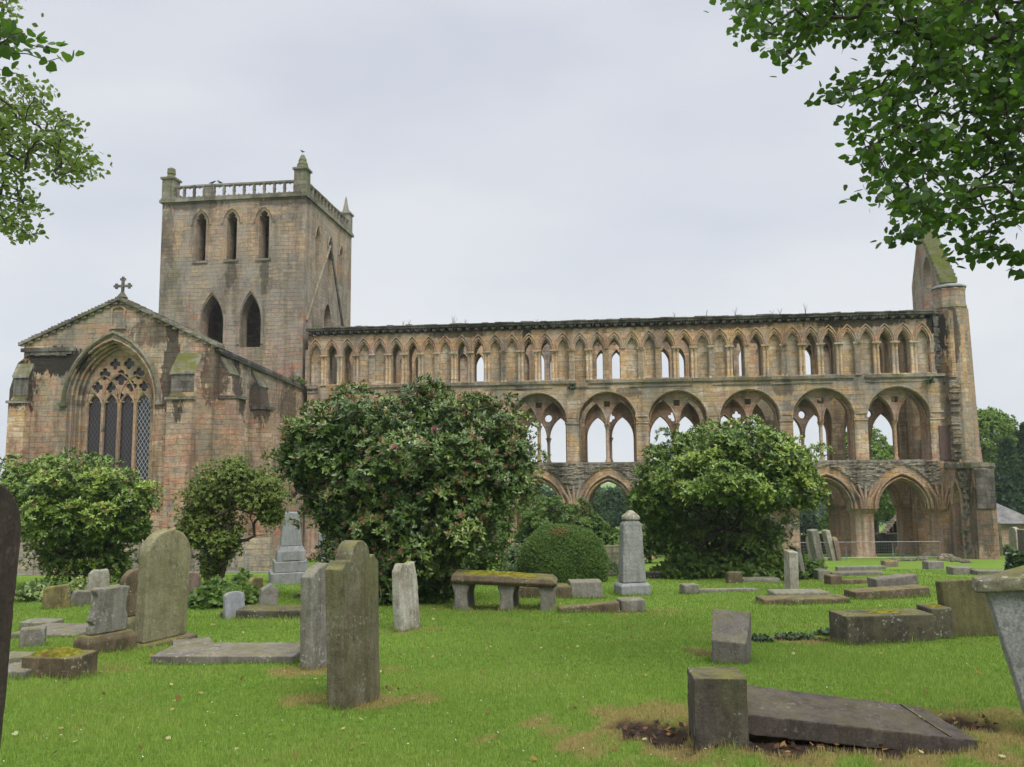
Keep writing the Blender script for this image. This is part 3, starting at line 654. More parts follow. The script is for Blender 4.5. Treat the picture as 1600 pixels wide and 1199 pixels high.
def west_front():
    w = MB(); w.prism([(0, -5), (7.2, -5), (7.2, 10.7), (0, 10.7)], 15.55, 17.2, [opening(3.6, 1.1, -4.5, -1.5, -.2), opening(3.6, .9, 3, 7.2, 8.6)], ax='x')
    w.box(15.301, 16.35, -.0, 1.6, 1.4, 10.7); w.box(15.30, 15.54, .0, 1.6, -5, 1.39)
    wf = w.build('west_front', M['nave'], abbey)
    g = MB(); g.prism([(.3, 10.75), (.3, 12.5), (3.3, 16.9), (5.0, 13.3), (5.0, 10.75)], 16.15, 17.0, [opening(2.35, .62, 11.35, 13.5, 14.7)], ax='x')
    gb = g.build('gable', M['tower'], wf)
    # stepped mossy coping on the gable slope
    cp = MB(); n = 15
    for i in range(n):
        t0, t1 = i/n, (i+1)/n; ya, yb_ = .22+t0*3.1, .22+t1*3.1+.1; za = 12.5+t1*4.45
        cp.box(16.10, 17.07, ya, yb_, za-.30, za+.03)
    cp.build('coping', M['mosscope'], gb)
    t = MB()
    t.lathe([(1.02, -5), (1.02, -3.6), (.95, -3.5), (.93, 10.9), (1.0, 10.95), (1.0, 11.05), (.95, 11.1), (.95, 12.0), (.98, 12.05), (.9, 12.2)], 16.78, .85, 8)
    tu = t.build('stair_turret', M['tower'], wf)
    l = MB(); l.lathe([(1.0, 12.2), (1.0, 12.28), (.75, 12.42), (.1, 12.5)], 16.78, .85, 10); l.build('lead_cap', M['lead'], tu)
    b = MB(); b.hexa([(16.95, .45, -5), (17.98, .45, -5), (17.98, 2, -5), (16.95, 2, -5)], [(16.95, .5, 10.9), (17.70, .5, 10.9), (17.70, 2, 10.9), (16.95, 2, 10.9)])
    b.hexa([(17.5, .3, -5), (18.35, .3, -5), (18.35, 1.8, -5), (17.5, 1.8, -5)], [(17.5, .5, 3.6), (17.8, .5, 3.6), (17.8, 1.8, 3.6), (17.5, 1.8, 3.6)])
    b.build('buttress', M['pier'], wf)
    # rough toothing where the aisle wall was torn away
    tm = MB()
    for i in range(34):
        z = 1.7+i*.148; d = .25+.35*random.random(); tm.box(16.0-.10*random.random(), 16.45+.1*random.random(), -d*.6-.12, .05, z, z+.15)
    tm.build('toothing', M['rubble'], wf)
    for i in range(1):
        tm = MB()
        for j in range(30):
            z = 7.0+j*.125; tm.box(15.40, 15.60+.15*random.random(), -.05-.12*random.random(), .05, z, z+.12)
        tm.build('toothing', M['dark'], wf)
    d = MB(); 
    for i in range(5): d.box(15.36+i*.148, 15.36+i*.148+.145, -.06, -.001, 1.70, 3.72-.0*i)
    d.build('door', M['wood'], wf)
    # stub of the aisle's end wall with half of its arch
    s = MB(); s.prism([(-3.6, -5), (.1, -5), (.1, 1.42), (-1.2, 1.38), (-2.4, 1.25), (-3.6, 1.3)], 15.66, 16.72, [opening(-1.35, .62, -3.6, -.9, .45)], ax='x')
    st = s.build('aisle_wall_stub', M['transept'], wf)
    i_ = MB(); i_.box(16.0, 16.6, -2.1, -.6, -4.5, .6); i_.build('blocking', M['pier'], st)
    for q in range(26):
        pass
    r = MB()
    for i in range(46):
        z = -3.6+random.random()*4.9; y = -2.9+.9*random.random(); r.box(15.66-.16*random.random(), 15.7, y, y+.25+.3*random.random(), z, z+.12+.12*random.random())
    for i in range(24):
        y = -3.6+i*.15; r.box(15.6-.1*random.random(), 16.75+.05*random.random(), y, y+.16, 1.2, 1.40+.16*random.random())
    r.build('broken_edge', M['mossy'], st)
    f = MB(); f.box(15.70, 16.68, -3.68, -3.6, -1.0, 1.15); f.build('dark_ashlar', M['dark'], st)
    am = MB(); am.tube([(15.62, p[0], p[1]) for p in pointed(-1.35, .68, -.9, .55)], .09, 6); am.tube([(15.62, -2.03, -4.5), (15.62, -2.03, -.9)], .09, 6)
    am.build('half_arch', M['arch'], st)
    return wf
west_front()

# ------------------------------------------------------------------ tower
def tower():
    xl, xr, yf, yb = -34.72, -24.42, 0.0, 9.9
    T = 1.1; zb, zt = -5, 19.85
    front = MB()
    lan = [(-31.83, .36), (-29.6, .36), (-27.3, .36)]
    ho = [trefoil(x, hw, 15.66, 18.35, 19.0) for x, hw in lan]+[opening(-30.86, .82, 9.6, 11.3, 13.25), opening(-28.12, .74, 9.6, 11.4, 13.25)]
    front.prism([(xl, zb), (xr, zb), (xr, zt), (xl, zt)], yf, yf+T, ho)
    tw = front.build('tower', M['tower'], abbey)
    side = MB()
    sh = [opening(y, .36, 15.3, 17.6, 18.3) for y in (2.4, 5.0, 7.4)]+[opening(4.7, .75, 11.0, 12.0, 13.4)]
    side.prism([(yf+T, zb), (yb, zb), (yb, zt), (yf+T, zt)], xr-T, xr, sh, ax='x')
    side.build('west_face', M['tower'], tw)
    o = MB(); o.prism([(yf+T, zb), (yb, zb), (yb, zt), (yf+T, zt)], xl, xl+T, ax='x'); o.box(xl+T, xr-T, yb-T, yb, zb, zt)
    o.box(xl+T, xr-T, yf+T, yb-T, 8.6, 9.2)
    o.build('rear_walls', M['tower_inside'], tw)
    for x, hw in lan:
        h = MB(); arch_tube(h, x, hw+.32, 18.2, 19.25, yf-.04, .07, 6); arch_tube(h, x, hw+.12, 18.3, 19.1, yf-.0, .06, 6, legs=2.6)
        h.build('hood_moulding', M['tower'], tw, 50)
        s = MB(); s.box(x-.55, x+.55, yf-.10, yf-.001, 15.5, 15.64); s.build('window_sill', M['mossy'], tw)
    for y in (2.4, 5.0, 7.4):
        h = MB(); h.tube([(xr+.02, p[0], p[1]) for p in pointed(y, .5, 17.55, 18.5)], .07, 6); h.build('hood_moulding', M['tower'], tw, 50)
    for cx, hw, zs in ((-30.86, .93, 11.2), (-28.12, .85, 11.3)):
        h = MB(); arch_tube(h, cx, hw, zs, 13.5, yf-.01, .09, 6, legs=1.5); h.build('arch_moulding', M['tower'], tw, 50)
    # scar of the vanished nave roof
    sc = MB(); sc.tube([(xr+.02, .55, 11.4), (xr+.02, 4.95, 17.75)], .11, 5); sc.build('roof_scar', M['tower'], tw)
    sc = MB(); sc.tube([(xr+.02, 4.95, 17.75), (xr+.02, 8.5, 11.2)], .12, 5); sc.build('roof_scar', M['dark'], tw)
    # parapet
    cr = MB(); cr.box(xl-.16, xr+.16, yf-.16, yb+.16, 19.851, 20.05); cr.box(xl-.1, xr+.1, yf-.1, yf+.35, 20.051, 20.17); cr.box(xr-.35, xr+.1, yf+.35, yb+.1, 20.051, 20.17)
    cr.box(xl-.1, xl+.35, yf+.35, yb+.1, 20.051, 20.17); cr.box(xl+.35, xr-.35, yb-.35, yb+.1, 20.051, 20.17)
    crn = cr.build('cornice', M['mossy'], tw)
    def panel(mb, a0, a1, f0, f1, ax, n, solid=()):
        w = (a1-a0)/n
        for i in range(n):
            c = a0+(i+.5)*w
            h = [] if i in solid else [[(max(c-w/2+.07, min(c+w/2-.07, p[0])), max(20.22, min(20.88, p[1]))) for p in quatre(c, 20.55, .50, 40, math.pi/4+.001, .50)]]
            mb.prism([(c-w/2, 20.17), (c+w/2, 20.17), (c+w/2, 20.93), (c-w/2, 20.93)], f0, f1, h, ax=ax)
            e = .05
            b = (c-w/2-e, c-w/2+e)
            if ax == 'y': mb.box(b[0], b[1], f0-.04, f1+.04, 20.17, 20.95); mb.box(c-w/2, c+w/2, f0-.05, f1+.05, 20.931, 21.02+.03*random.random())
            else: mb.box(f0-.04, f1+.04, b[0], b[1], 20.17, 20.95); mb.box(f0-.05, f1+.05, c-w/2, c+w/2, 20.931, 21.02+.03*random.random())
    for a in (('y', xl+.8, xr-.8, yf+.02, yf+.2, 12, (3,)), ('x', yf+.8, yb-.8, xr-.2, xr-.02, 12, ()), ('y', xl+.8, xr-.8, yb-.2, yb-.02, 12, ()), ('x', yf+.8, yb-.8, xl+.02, xl+.2, 12, ())):
        p = MB(); panel(p, a[1], a[2], a[3], a[4], a[0], a[5], a[6]); p.build('parapet', M['mossy'], tw)
    for (px, py, kind) in ((xl+.38, yf+.35, 0), (xr-.38, yf+.35, 1), (xr-.38, yb-.35, 2), (xl+.38, yb-.35, 2)):
        p = MB(); h = 21.55 if kind != 1 else 21.75; w = .42
        p.box(px-w, px+w, py-w, py+w, 20.06, h); p.box(px-w-.1, px+w+.1, py-w-.1, py+w+.1, h, h+.14)
        if kind == 0: p.lathe([(.42, h+.14), (.3, h+.3), (.24, h+.42), (.3, h+.5), (.27, h+.85), (.1, h+.95)], px, py, 8)
        if kind == 1: p.lathe([(.5, h+.14), (.38, h+.4), (.4, h+.48), (.28, h+.7), (.3, h+.78), (.12, h+1.15)], px, py, 4)
        if kind == 2: p.lathe([(.4, h+.14), (.25, h+.45), (.14, h+1.0), (.05, h+1.5)], px, py, 6)
        p.build('corner_pinnacle', M['mossy'], tw)
    return tw
tower()

# ------------------------------------------------------------------ transept
def transept():
    xl, xr, cx = -35.05, -24.42, -29.72
    yf = -12.0; zb = -5; T = 1.2
    zeL, zeR, za = 8.15, 7.85, 10.35
    def splay(d): return opening(-30.02, 1.92+.5-d*.8, -.3, 5.1, 7.78+.5-d*.8, 10)
    gab = [(xl, zb), (xr, zb), (xr, zeR), (cx, za), (xl, zeL)]
    mb = MB()
    for i in range(4):
        mb.prism(gab, yf+i*.2, yf+(i+1)*.2, [splay(i*.155)])
    mb.prism(gab, yf+.8, yf+T, [splay(.62)])
    tr = mb.build('transept', M['transept'], abbey)
    am = MB()
    for i in range(4):
        arch_tube(am, -30.02, 1.92+.54-i*.124, 5.1, 7.78+.54-i*.124, yf+i*.2-.0, .06, 6, legs=5.2)
    am.build('window_splay_moulding', M['transept'], tr, 50)
    hm = MB(); arch_tube(hm, -29.95, 2.66, 5.0, 8.68, yf-.08, .11, 6); hm.box(-32.8, -32.4, yf-.2, yf-.001, 4.82, 5.02); hm.box(-27.45, -27.05, yf-.2, yf-.001, 4.82, 5.02)
    hm.build('hood_moulding', M['mossy'], tr, 50)
    # tracery
    wx = [-31.40, -30.48, -29.56, -28.64]; hw = .39
    P = lambda u, v: (( -30.02+(u-187)*.0375), 7.72-(v-548)*.0335)
    holes = [trefoil(x, hw, -.2, 4.75, 5.45) for x in wx]
    for (u, v, r) in [(152.5, 603, .31), (172, 604, .31), (204, 602, .31), (223.5, 602, .31), (163, 582, .33), (188, 588, .42), (214.5, 582, .33), (178, 566, .31), (199.5, 566, .31), (188, 617, .2)]:
        x, z = P(u, v); holes.append(quatre(x, z, r, 24))
    t = MB(); t.prism(opening(-30.02, 1.94, -.3, 5.1, 7.82, 10), yf+.78, yf+.98, holes)
    trc = t.build('window_tracery', M['arch'], tr)
    m = MB()
    for x in (-30.94, -30.02, -29.10): m.tube([(x, yf+.74, -.3), (x, yf+.74, 4.9)], .075, 6)
    for x in wx: arch_tube(m, x, .43, 4.75, 5.55, yf+.76, .05, 5)
    for (a, b, h) in ((-30.94, .92, 6.5), (-29.10, .92, 6.5), (-30.02, .92, 6.6)): arch_tube(m, a, b, 5.2, h, yf+.76, .045, 5)
    m.build('mullion', M['arch'], tr, 50)
    for i, x in enumerate(wx):
        g = MB(); g.prism(opening(x, hw+.03, -.25, 4.8, 5.5), yf+.88, yf+.90); g.build('window_pane', M['glass_skylit'] if i == 3 else M['glass'], tr)
    g = MB(); g.prism(pointed(-30.02, 1.86, 5.12, 7.7, 10), yf+.90, yf+.92); g.build('tracery_glass', M['glass'], tr)
    # side walls, back and roof
    s = MB()
    s.hexa([(xr-T, yf+T, zb), (xr, yf+T, zb), (xr, 0, zb), (xr-T, 0, zb)], [(xr-T, yf+T, 7.72), (xr, yf+T, 7.72), (xr, 0, 6.9), (xr-T, 0, 6.9)])
    s.build('side_wall', M['transept'], tr); s = MB()
    s.hexa([(xl, yf+T, zb), (xl+T, yf+T, zb), (xl+T, 0, zb), (xl, 0, zb)], [(xl, yf+T, 8.0), (xl+T, yf+T, 8.0), (xl+T, 0, 7.2), (xl, 0, 7.2)])
    s.build('side_wall', M['transept'], tr)
    r = MB(); r.hexa([(xl-.1, yf+.5, 7.75), (cx, yf+.5, 9.9), (cx, 0, 9.3), (xl-.1, 0, 7.1)], [(xl-.1, yf+.5, 8.0), (cx, yf+.5, 10.15), (cx, 0, 9.5), (xl-.1, 0, 7.3)])
    r.hexa([(cx, yf+.5, 9.9), (xr+.15, yf+.5, 7.5), (xr+.15, 0, 6.7), (cx, 0, 9.3)], [(cx, yf+.5, 10.15), (xr+.15, yf+.5, 7.72), (xr+.15, 0, 6.92), (cx, 0, 9.5)])
    r.build('roof', M['slate'], tr)
    c = MB(); c.hexa([(xr-.1, yf+.2, 7.60), (xr+.18, yf+.2, 7.60), (xr+.18, 0, 6.82), (xr-.1, 0, 6.82)], [(xr-.1, yf+.2, 7.80), (xr+.18, yf+.2, 7.80), (xr+.18, 0, 6.97), (xr-.1, 0, 6.97)])
    c.build('eaves_coping', M['dark'], tr)
    # gable coping with little blocks
    c = MB()
    for (xa, zA, xb, zB) in ((xl-.25, zeL+.02, cx, za+.12), (xr+.22, zeR+.0, cx, za+.12)):
        c.hexa([(xa, yf-.16, zA-.09), (xb, yf-.16, zB-.09), (xb, yf+.75, zB-.09), (xa, yf+.75, zA-.09)], [(xa, yf-.16, zA+.06), (xb, yf-.16, zB+.06), (xb, yf+.75, zB+.06), (xa, yf+.75, zA+.06)])
        n = 13
        for i in range(n):
            t = (i+.5)/n; x = xa+(xb-xa)*t; z = zA+(zB-zA)*t
            if i % 1 == 0: c.box(x-.13, x+.13, yf-.10, yf-.001, z-.22, z-.10)
        for i in range(30):
            t = (i+.5)/30; x = xa+(xb-xa)*t; z = zA+(zB-zA)*t; c.box(x-.11, x+.11, yf-.14-.05*random.random(), yf+.6, z-.01, z+.07+.04*random.random())
    c.build('gable_coping', M['mossy'], tr)
    # cross
    k = MB(); z = za+.2; y = yf+.2
    k.lathe([(.3, z), (.16, z+.2), (.08, z+.32)], cx, y, 8); k.box(cx-.06, cx+.06, y-.06, y+.06, z+.25, z+.98); k.box(cx-.34, cx+.34, y-.055, y+.055, z+.58, z+.70)
    for (dx, dz) in ((-.36, .64), (.36, .64), (0, 1.0)):
        for q in ((0, 0), (-.09, 0), (.09, 0), (0, .09), (0, -.09)): k.box(cx+dx+q[0]-.055, cx+dx+q[0]+.055, y-.05, y+.05, z+dz+q[1]-.055, z+dz+q[1]+.055)
    k.build('cross_finial', M['dark'], tr)
    # niche
    n = MB(); n.box(-30.15, -30.05, yf-.1, yf-.001, 8.95, 9.85); n.box(-29.45, -29.35, yf-.1, yf-.001, 8.95, 9.85); n.box(-30.2, -29.3, yf-.14, yf-.001, 8.85, 8.95); arch_tube(n, -29.75, .38, 9.75, 10.0, yf-.05, .06); n.build('niche', M['transept'], tr)
    # string at springing of the gable, left shoulder
    w = MB(); w.box(xl-.1, -32.1, yf-.14, yf-.001, 7.75, 7.95)
    for i in range(9): w.box(xl+.1+i*.3, xl+.38+i*.3, yf-.10, yf-.001, 7.5+.1*random.random(), 7.749)
    w.build('shoulder_course', M['dark'], tr)
    # buttresses
    def butt(x0, x1, y0, y1, z1, zs, ztop, mat2):
        """stepped buttress projecting towards -y: lower block, set-off, upper block, sloped mossy head"""
        b = MB(); b.box(x0, x1, y0, y1, zb, z1)
        b.prism([(y1, z1), (y0, z1), (y0+.25, z1+.4), (y0+.25, zs), (y1, ztop)], x0+.04, x1-.04, ax='x')
        o = b.build('buttress', M['transept'], tr)
        d = MB(); d.prism([(y0+.17, zs-.05), (y0+.17, zs+.07), (y1-.001, ztop+.14), (y1-.001, ztop)], x0-.0, x1+.0, ax='x'); d.build('sloped_head', M['mossy'], o); d = MB(); d.box(x0-.08, x1+.08, y0-.1, y0+.26, z1+.0, z1+.14)
        d.build('set_off', M['mossy'], o)
        f = MB(); f.box(x0+.06, x1-.06, y0+.235, y0+.249, z1+.42, zs-.02); f.build('dark_facing', M['dark'], o)
    butt(-26.35, -25.0, yf-.95, yf-.001, 5.0, 6.35, 7.35, 0)
    butt(-35.4, -34.45, yf-.5, yf-.001, 5.0, 6.4, 7.0, 0)
    # diagonal angle mass at the left
    a = MB(); a.box(xl-.8, xl-.001, yf+.1, yf+1.2, zb, 5.8); a.hexa([(xl-.8, yf+.1, 5.8), (xl-.001, yf+.1, 5.8), (xl-.001, yf+1.2, 5.8), (xl-.8, yf+1.2, 5.8)], [(xl-.4, yf+.1, 7.2), (xl-.001, yf+.1, 7.5), (xl-.001, yf+1.2, 7.5), (xl-.4, yf+1.2, 7.2)])
    a.build('buttress', M['transept'], tr)
    # side buttresses towards the nave
    for (ya, yb_, zt, zl, pr) in ((-11.4, -10.3, 7.3, 5.2, 1.0), (-7.6, -6.5, 7.0, 4.9, .9)):
        b = MB(); b.box(xr, xr+pr, ya, yb_, zb, zl); b.prism([(xr, zl), (xr+pr*.75, zl+.1), (xr+pr*.55, zl+1.2), (xr, zt)], ya+.03, yb_-.03)
        o = b.build('buttress', M['transept'], tr)
        d = MB(); d.box(xr-.0, xr+pr+.1, ya-.06, yb_+.06, zl-.06, zl+.1); d.build('set_off', M['dark'], o); d = MB(); d.prism([(xr+pr*.56, zl+1.12), (xr+pr*.62, zl+1.25), (xr, zt+.16), (xr, zt)], ya-.02, yb_+.02); d.build('sloped_head', M['dark'], o)
    n = MB(); n.tube([(xr+.05, p[0], p[1]) for p in pointed(-9.0, .45, 3.4, 4.4)], .08, 6); n.box(xr+.001, xr+.14, -9.6, -9.4, .3, 3.4); n.box(xr+.001, xr+.2, -9.7, -9.2, 4.2, 4.7); n.build('lancet_surround', M['arch'], tr)
    g = MB(); g.prism(opening(-9.0, .4, .8, 3.4, 4.3), xr+.001, xr+.02, ax='x'); g.build('blocked_lancet', M['blind'], tr)
    bl = MB(); bl.box(xr+.001, xr+.35, -5.5, -.2, -5, 1.0); bl.build('wall_base', M['pier'], tr)
transept()

# ------------------------------------------------------------------ gravestones
def depth(P): return float(np.dot(np.array(P)-EYE, fw))
CLOUD = bpy.data.textures.new('stone_wear', 'CLOUDS'); CLOUD.noise_scale = .16; CLOUD.noise_depth = 5
def weather(o, d, amp=None):
    r = o.modifiers.new('remesh', 'REMESH'); r.mode = 'VOXEL'; r.voxel_size = max(.009, min(.03, d*.0013)); r.use_smooth_shade = True
    m = o.modifiers.new('wear', 'DISPLACE'); m.texture = CLOUD; m.strength = (amp if amp is not None else .022)*.55; m.mid_level = .5; m.texture_coords = 'LOCAL'
def profile(kind, w, h):
    a = w/2
    if kind == 'round': return [(-a, 0)]+[(-a*math.cos(math.pi*i/16), h-a*.9+a*.9*math.sin(math.pi*i/16)) for i in range(17)]+[(a, 0)]
    if kind == 'segment': return [(-a, 0)]+[(-a*math.cos(math.pi*i/16), h-a*.42+a*.42*math.sin(math.pi*i/16)) for i in range(17)]+[(a, 0)]
    if kind == 'shoulder':
        b = a*.52; s = h-b*1.05
        return [(-a, 0), (-a*1.02, s-.16*a), (-a*.86, s-.02), (-a*.80, s+.07*a), (-b, s)]+[(-b*math.cos(math.pi*i/12), s+b*1.05*math.sin(math.pi*i/12)) for i in range(1, 12)]+[(b, s), (a*.80, s+.07*a), (a*.86, s-.02), (a*1.02, s-.16*a), (a, 0)]
    if kind == 'ogee': return [(-a, 0), (-a, h*.16), (-a*.86, h*.2), (-a*1.05, h*.3), (-a*.86, h*.5), (-a*.80, h*.8), (-a*.98, h*.95), (-a*.8, h), (-a*.2, h*.965), (a*.4, h*.99), (a*.95, h*.96), (a*.82, h*.78), (a*.8, h*.5), (a*.95, h*.3), (a*.95, 0)]
    if kind == 'slant': return [(-a, 0), (-a, h*.90), (-a*.6, h*.955), (a*.2, h), (a*.9, h*.97), (a, h*.9), (a, 0)]
    if kind == 'rough': return [(-a, 0), (-a*1.03, h*.5), (-a*.9, h*.9), (-a*.5, h), (a*.1, h*.97), (a*.75, h*.99), (a*.97, h*.8), (a, 0)]
    if kind == 'peak': return [(-a, 0), (-a, h*.8), (0, h), (a, h*.8), (a, 0)]
    return [(-a, 0), (-a, h), (a, h), (a, 0)]
def stone(label, u, v, hpx, w, t, psi=75, prof='round', mat='gs_grey', tilt=(0, 0), group=None, plinth=None, name='headstone', cat='headstone', sink=.12, pos=None, h=None, amp=None):
    P = Vector(pos) if pos else gp(u, v)
    d = depth(P); H = h if h else hpx*d/F
    rz = R(psi)
    ph = plinth[2] if plinth else 0
    mb = MB(); pr = profile(prof, w, H-ph+(sink if not plinth else 0)); z0 = ph+.002 if plinth else -sink
    mb.prism([(x, z+z0) for x, z in pr], -t/2, t/2)
    FOOT.append((P.x, P.y, w/2, t/2, rz)) if not plinth else FOOT.append((P.x, P.y, plinth[0]/2, plinth[1]/2, rz))
    if plinth:
        e = empty(name, P, rz, label, cat, group)
        o = mb.build('slab', M[mat], e, fix=True); weather(o, d, amp)
        b = MB(); pw, pt, ph_ = plinth[:3]; b.box(-pw/2, pw/2, -pt/2, pt/2, -.15, ph_*.72); b.hexa([(-pw/2, -pt/2, ph_*.72), (pw/2, -pt/2, ph_*.72), (pw/2, pt/2, ph_*.72), (-pw/2, pt/2, ph_*.72)], [(-pw/2+.05, -pt/2+.05, ph_), (pw/2-.05, -pt/2+.05, ph_), (pw/2-.05, pt/2-.05, ph_), (-pw/2+.05, pt/2-.05, ph_)])
        q = b.build('plinth', M[plinth[3] if len(plinth) > 3 else mat], e); 
        m = q.modifiers.new('bevel', 'BEVEL'); m.width = .012; m.segments = 2
        weather(q, d, amp)
    else:
        e = mb.build(name, M[mat], None, fix=True); tag(e, label, cat, group); e.location = P; e.rotation_euler = (0, 0, rz)
        weather(e, d, amp)
    e.rotation_euler = (Matrix.Rotation(R(tilt[0]), 4, 'Y') @ Matrix.Rotation(R(tilt[1]), 4, 'X') @ Matrix.Rotation(rz, 4, 'Z')).to_euler()
    return e
def block(label, u, v, wx, dy, h, rot, mat='gs_grey', name='kerb_stone', cat='kerb', tilt=(0, 0), lift=0, group=None, moss=None, sink=.12, taper=0, pos=None, parent=None, amp=None):
    P = Vector(pos) if pos else gp(u, v)
    d = depth(P); mb = MB(); a, b, c = wx/2, dy/2, taper
    mb.hexa([(-a, -b, -sink), (a, -b, -sink), (a, b, -sink), (-a, b, -sink)], [(-a+c, -b+c, h), (a-c, -b+c, h), (a-c, b-c, h), (-a+c, b-c, h)])
    o = mb.build(name, M[mat], parent, fix=True)
    if moss:
        e = empty(name, P, R(rot), label, cat, group); o.parent = e; o.name = 'block'
        c = cushion(moss, a, b, h); c.parent = e; r = e
    else:
        tag(o, label, cat, group); o.location = P; r = o
    r.location.z += lift
    r.rotation_euler = (Matrix.Rotation(R(tilt[0]), 4, 'Y') @ Matrix.Rotation(R(tilt[1]), 4, 'X') @ Matrix.Rotation(R(rot), 4, 'Z')).to_euler()
    weather(o, d, amp)
    FOOT.append((P.x, P.y, wx/2, dy/2, R(rot)))
    return r
def cushion(k, a, b, h):
    """lumpy moss pad on top of a block; k = (x centre, half length, half width, thickness) as shares"""
    cx, hx, hy, th = k; mb = MB(); n, m = 26, 16; vs = []
    for i in range(n+1):
        for j in range(m+1):
            x, y = -1+2*i/n, -1+2*j/m; X = (cx+hx*x)*a; Y = hy*y*b
            q = max(0, 1-(abs(x)**3+abs(y)**3)); nn = mnoise.noise(Vector((X*9, Y*9, 3.1)))*.5+mnoise.noise(Vector((X*25, Y*25, 1)))*.25
            vs.append((X, Y, h-.02+th*(q**.5)*(.75+nn)))
    mb.add(vs, [(i*(m+1)+j, (i+1)*(m+1)+j, (i+1)*(m+1)+j+1, i*(m+1)+j+1) for i in range(n) for j in range(m)])
    return mb.build('moss_cushion', M['moss'], None, 180)

# --- left of the path
stone('dark brown round-topped headstone close up, cut off by the frame edge', 0, 0, 0, .72, .12, 97, 'round', 'gs_umber', (2.5, 0), pos=(-2.79, 4.1, gz(-2.79, 4.1)), h=1.88)
stone('tall pale green round-topped headstone on a thin mossy base', 250, 1008, 178, .80, .20, 66, 'round', 'gs_pale', (1.5, 0), plinth=(1.12, .36, .10, 'gs_brown'))
stone('grey headstone with a broken wavy outline on a brown plinth', 164, 1018, 100, .56, .13, 62, 'ogee', 'gs_grey', (3, 0), plinth=(.78, .30, .26, 'gs_brown'))
stone('brown round-topped headstone on a block base partly behind the tall pale one', 206, 988, 98, .52, .14, 60, 'round', 'gs_brown', (2, 0), plinth=(.62, .42, .28, 'gs_green'))
stone('short yellow lichen-covered headstone with a wavy top', 89, 952, 37, .55, .16, 45, 'rough', 'gs_yellow', (-2, 0))
stone('small tilted grey stub of a headstone beside the yellow one', 123, 948, 26, .42, .16, 50, 'rough', 'gs_grey', (12, 0))
stone('whitish rectangular headstone with yellow foot in front of the left bush', 152, 942, 52, .52, .14, 50, 'rough', 'gs_white', (1, 0))
stone('low pale stone beside the whitish headstone', 182, 936, 22, .6, .14, 50, 'square', 'gs_grey', (4, 0))
stone('pink round-topped headstone behind the tall pale one', 295, 946, 52, .52, .12, 62, 'round', 'gs_pink', (3, 0))
stone('small blue-grey slab headstone leaning beside a dark ledger', 366, 967, 42, .42, .10, 50, 'segment', 'gs_blue', (-4, -4))
block('low dark wedge propped behind the blue-grey slab', 352, 966, .2, .3, .13, 20, 'gs_dark')
stone('thick brown headstone with a sloping top, right behind the tall dark green one', 497, 1043, 160, .52, .17, 68, 'slant', 'gs_grey', (-.5, 0))
stone('tall green-grey headstone with rounded head and shoulders in the centre left', 554, 1100, 252, .66, .18, 70, 'shoulder', 'gs_green', (-1.5, 0))
stone('narrow white lichened stone with a mossy yellow head by the big bush', 637, 984, 104, .52, .17, 60, 'rough', 'gs_white', (-4, 0))
stone('narrow blue-grey headstone seen edge on behind the granite monument', 503, 885, 52, .42, .14, 40, 'square', 'gs_blue')
stone('narrow cream headstone beside the blue-grey one behind the granite monument', 515, 884, 44, .36, .14, 40, 'rough', 'gs_white')
stone('yellow-green weathered headstone at the edge of the leafy herbs', 397, 938, 36, .4, .14, 60, 'rough', 'gs_yellow', (4, 0))
stone('little carved stone leaning on the dark ledger near the granite monument', 418, 947, 34, .36, .2, 30, 'peak', 'gs_grey', (6, 0), lift_fix=None) if False else stone('little carved stone leaning on the dark ledger near the granite monument', 418, 950, 38, .38, .2, 30, 'peak', 'gs_grey', (6, 0))
block('thick brown block under a cushion of yellow-green moss at the lower left', 93, 1056, .66, .42, .25, -8, 'gs_brown', moss=(-.1, .86, .9, .09), name='grave_block', cat='stone block')
block('low grey kerb running left from the mossy block', 30, 1056, .42, .42, .10, -4, 'gs_grey')
block('thin pale slab behind the mossy block', 28, 1038, .4, .3, .12, -4, 'gs_grey')
block('small pale grey upright block at the left', 51, 1010, .32, .18, .27, 25, 'gs_grey', name='grave_block', cat='stone block')
block('flat pale ledger slab lying in the grass at the left', 95, 992, 1.15, .9, .10, -8, 'gs_slate', name='ledger_slab', cat='ledger')
block('raised end block of the pale ledger slab at the left', 65, 985, .55, .4, .17, -8, 'gs_grey', name='grave_block', cat='stone block')
block('long grey ledger slab with a broken corner lying before the brown headstone', 365, 1030, 1.85, .80, .13, -2, 'gs_slate', name='ledger_slab', cat='ledger')
block('upper broken piece on the long grey ledger slab', 300, 1022, .5, .55, .05, 24, 'gs_slate', lift=.11, name='stone_fragment', cat='stone fragment')
block('dark almost black ledger slab raised on edge beyond the brown headstone', 430, 966, 1.35, .6, .20, -3, 'gs_dark', name='ledger_slab', cat='ledger')
block('dark fragment on the grass left of the brown headstone', 470, 935, .3, .2, .12, 0, 'gs_dark', name='stone_fragment', cat='stone fragment')

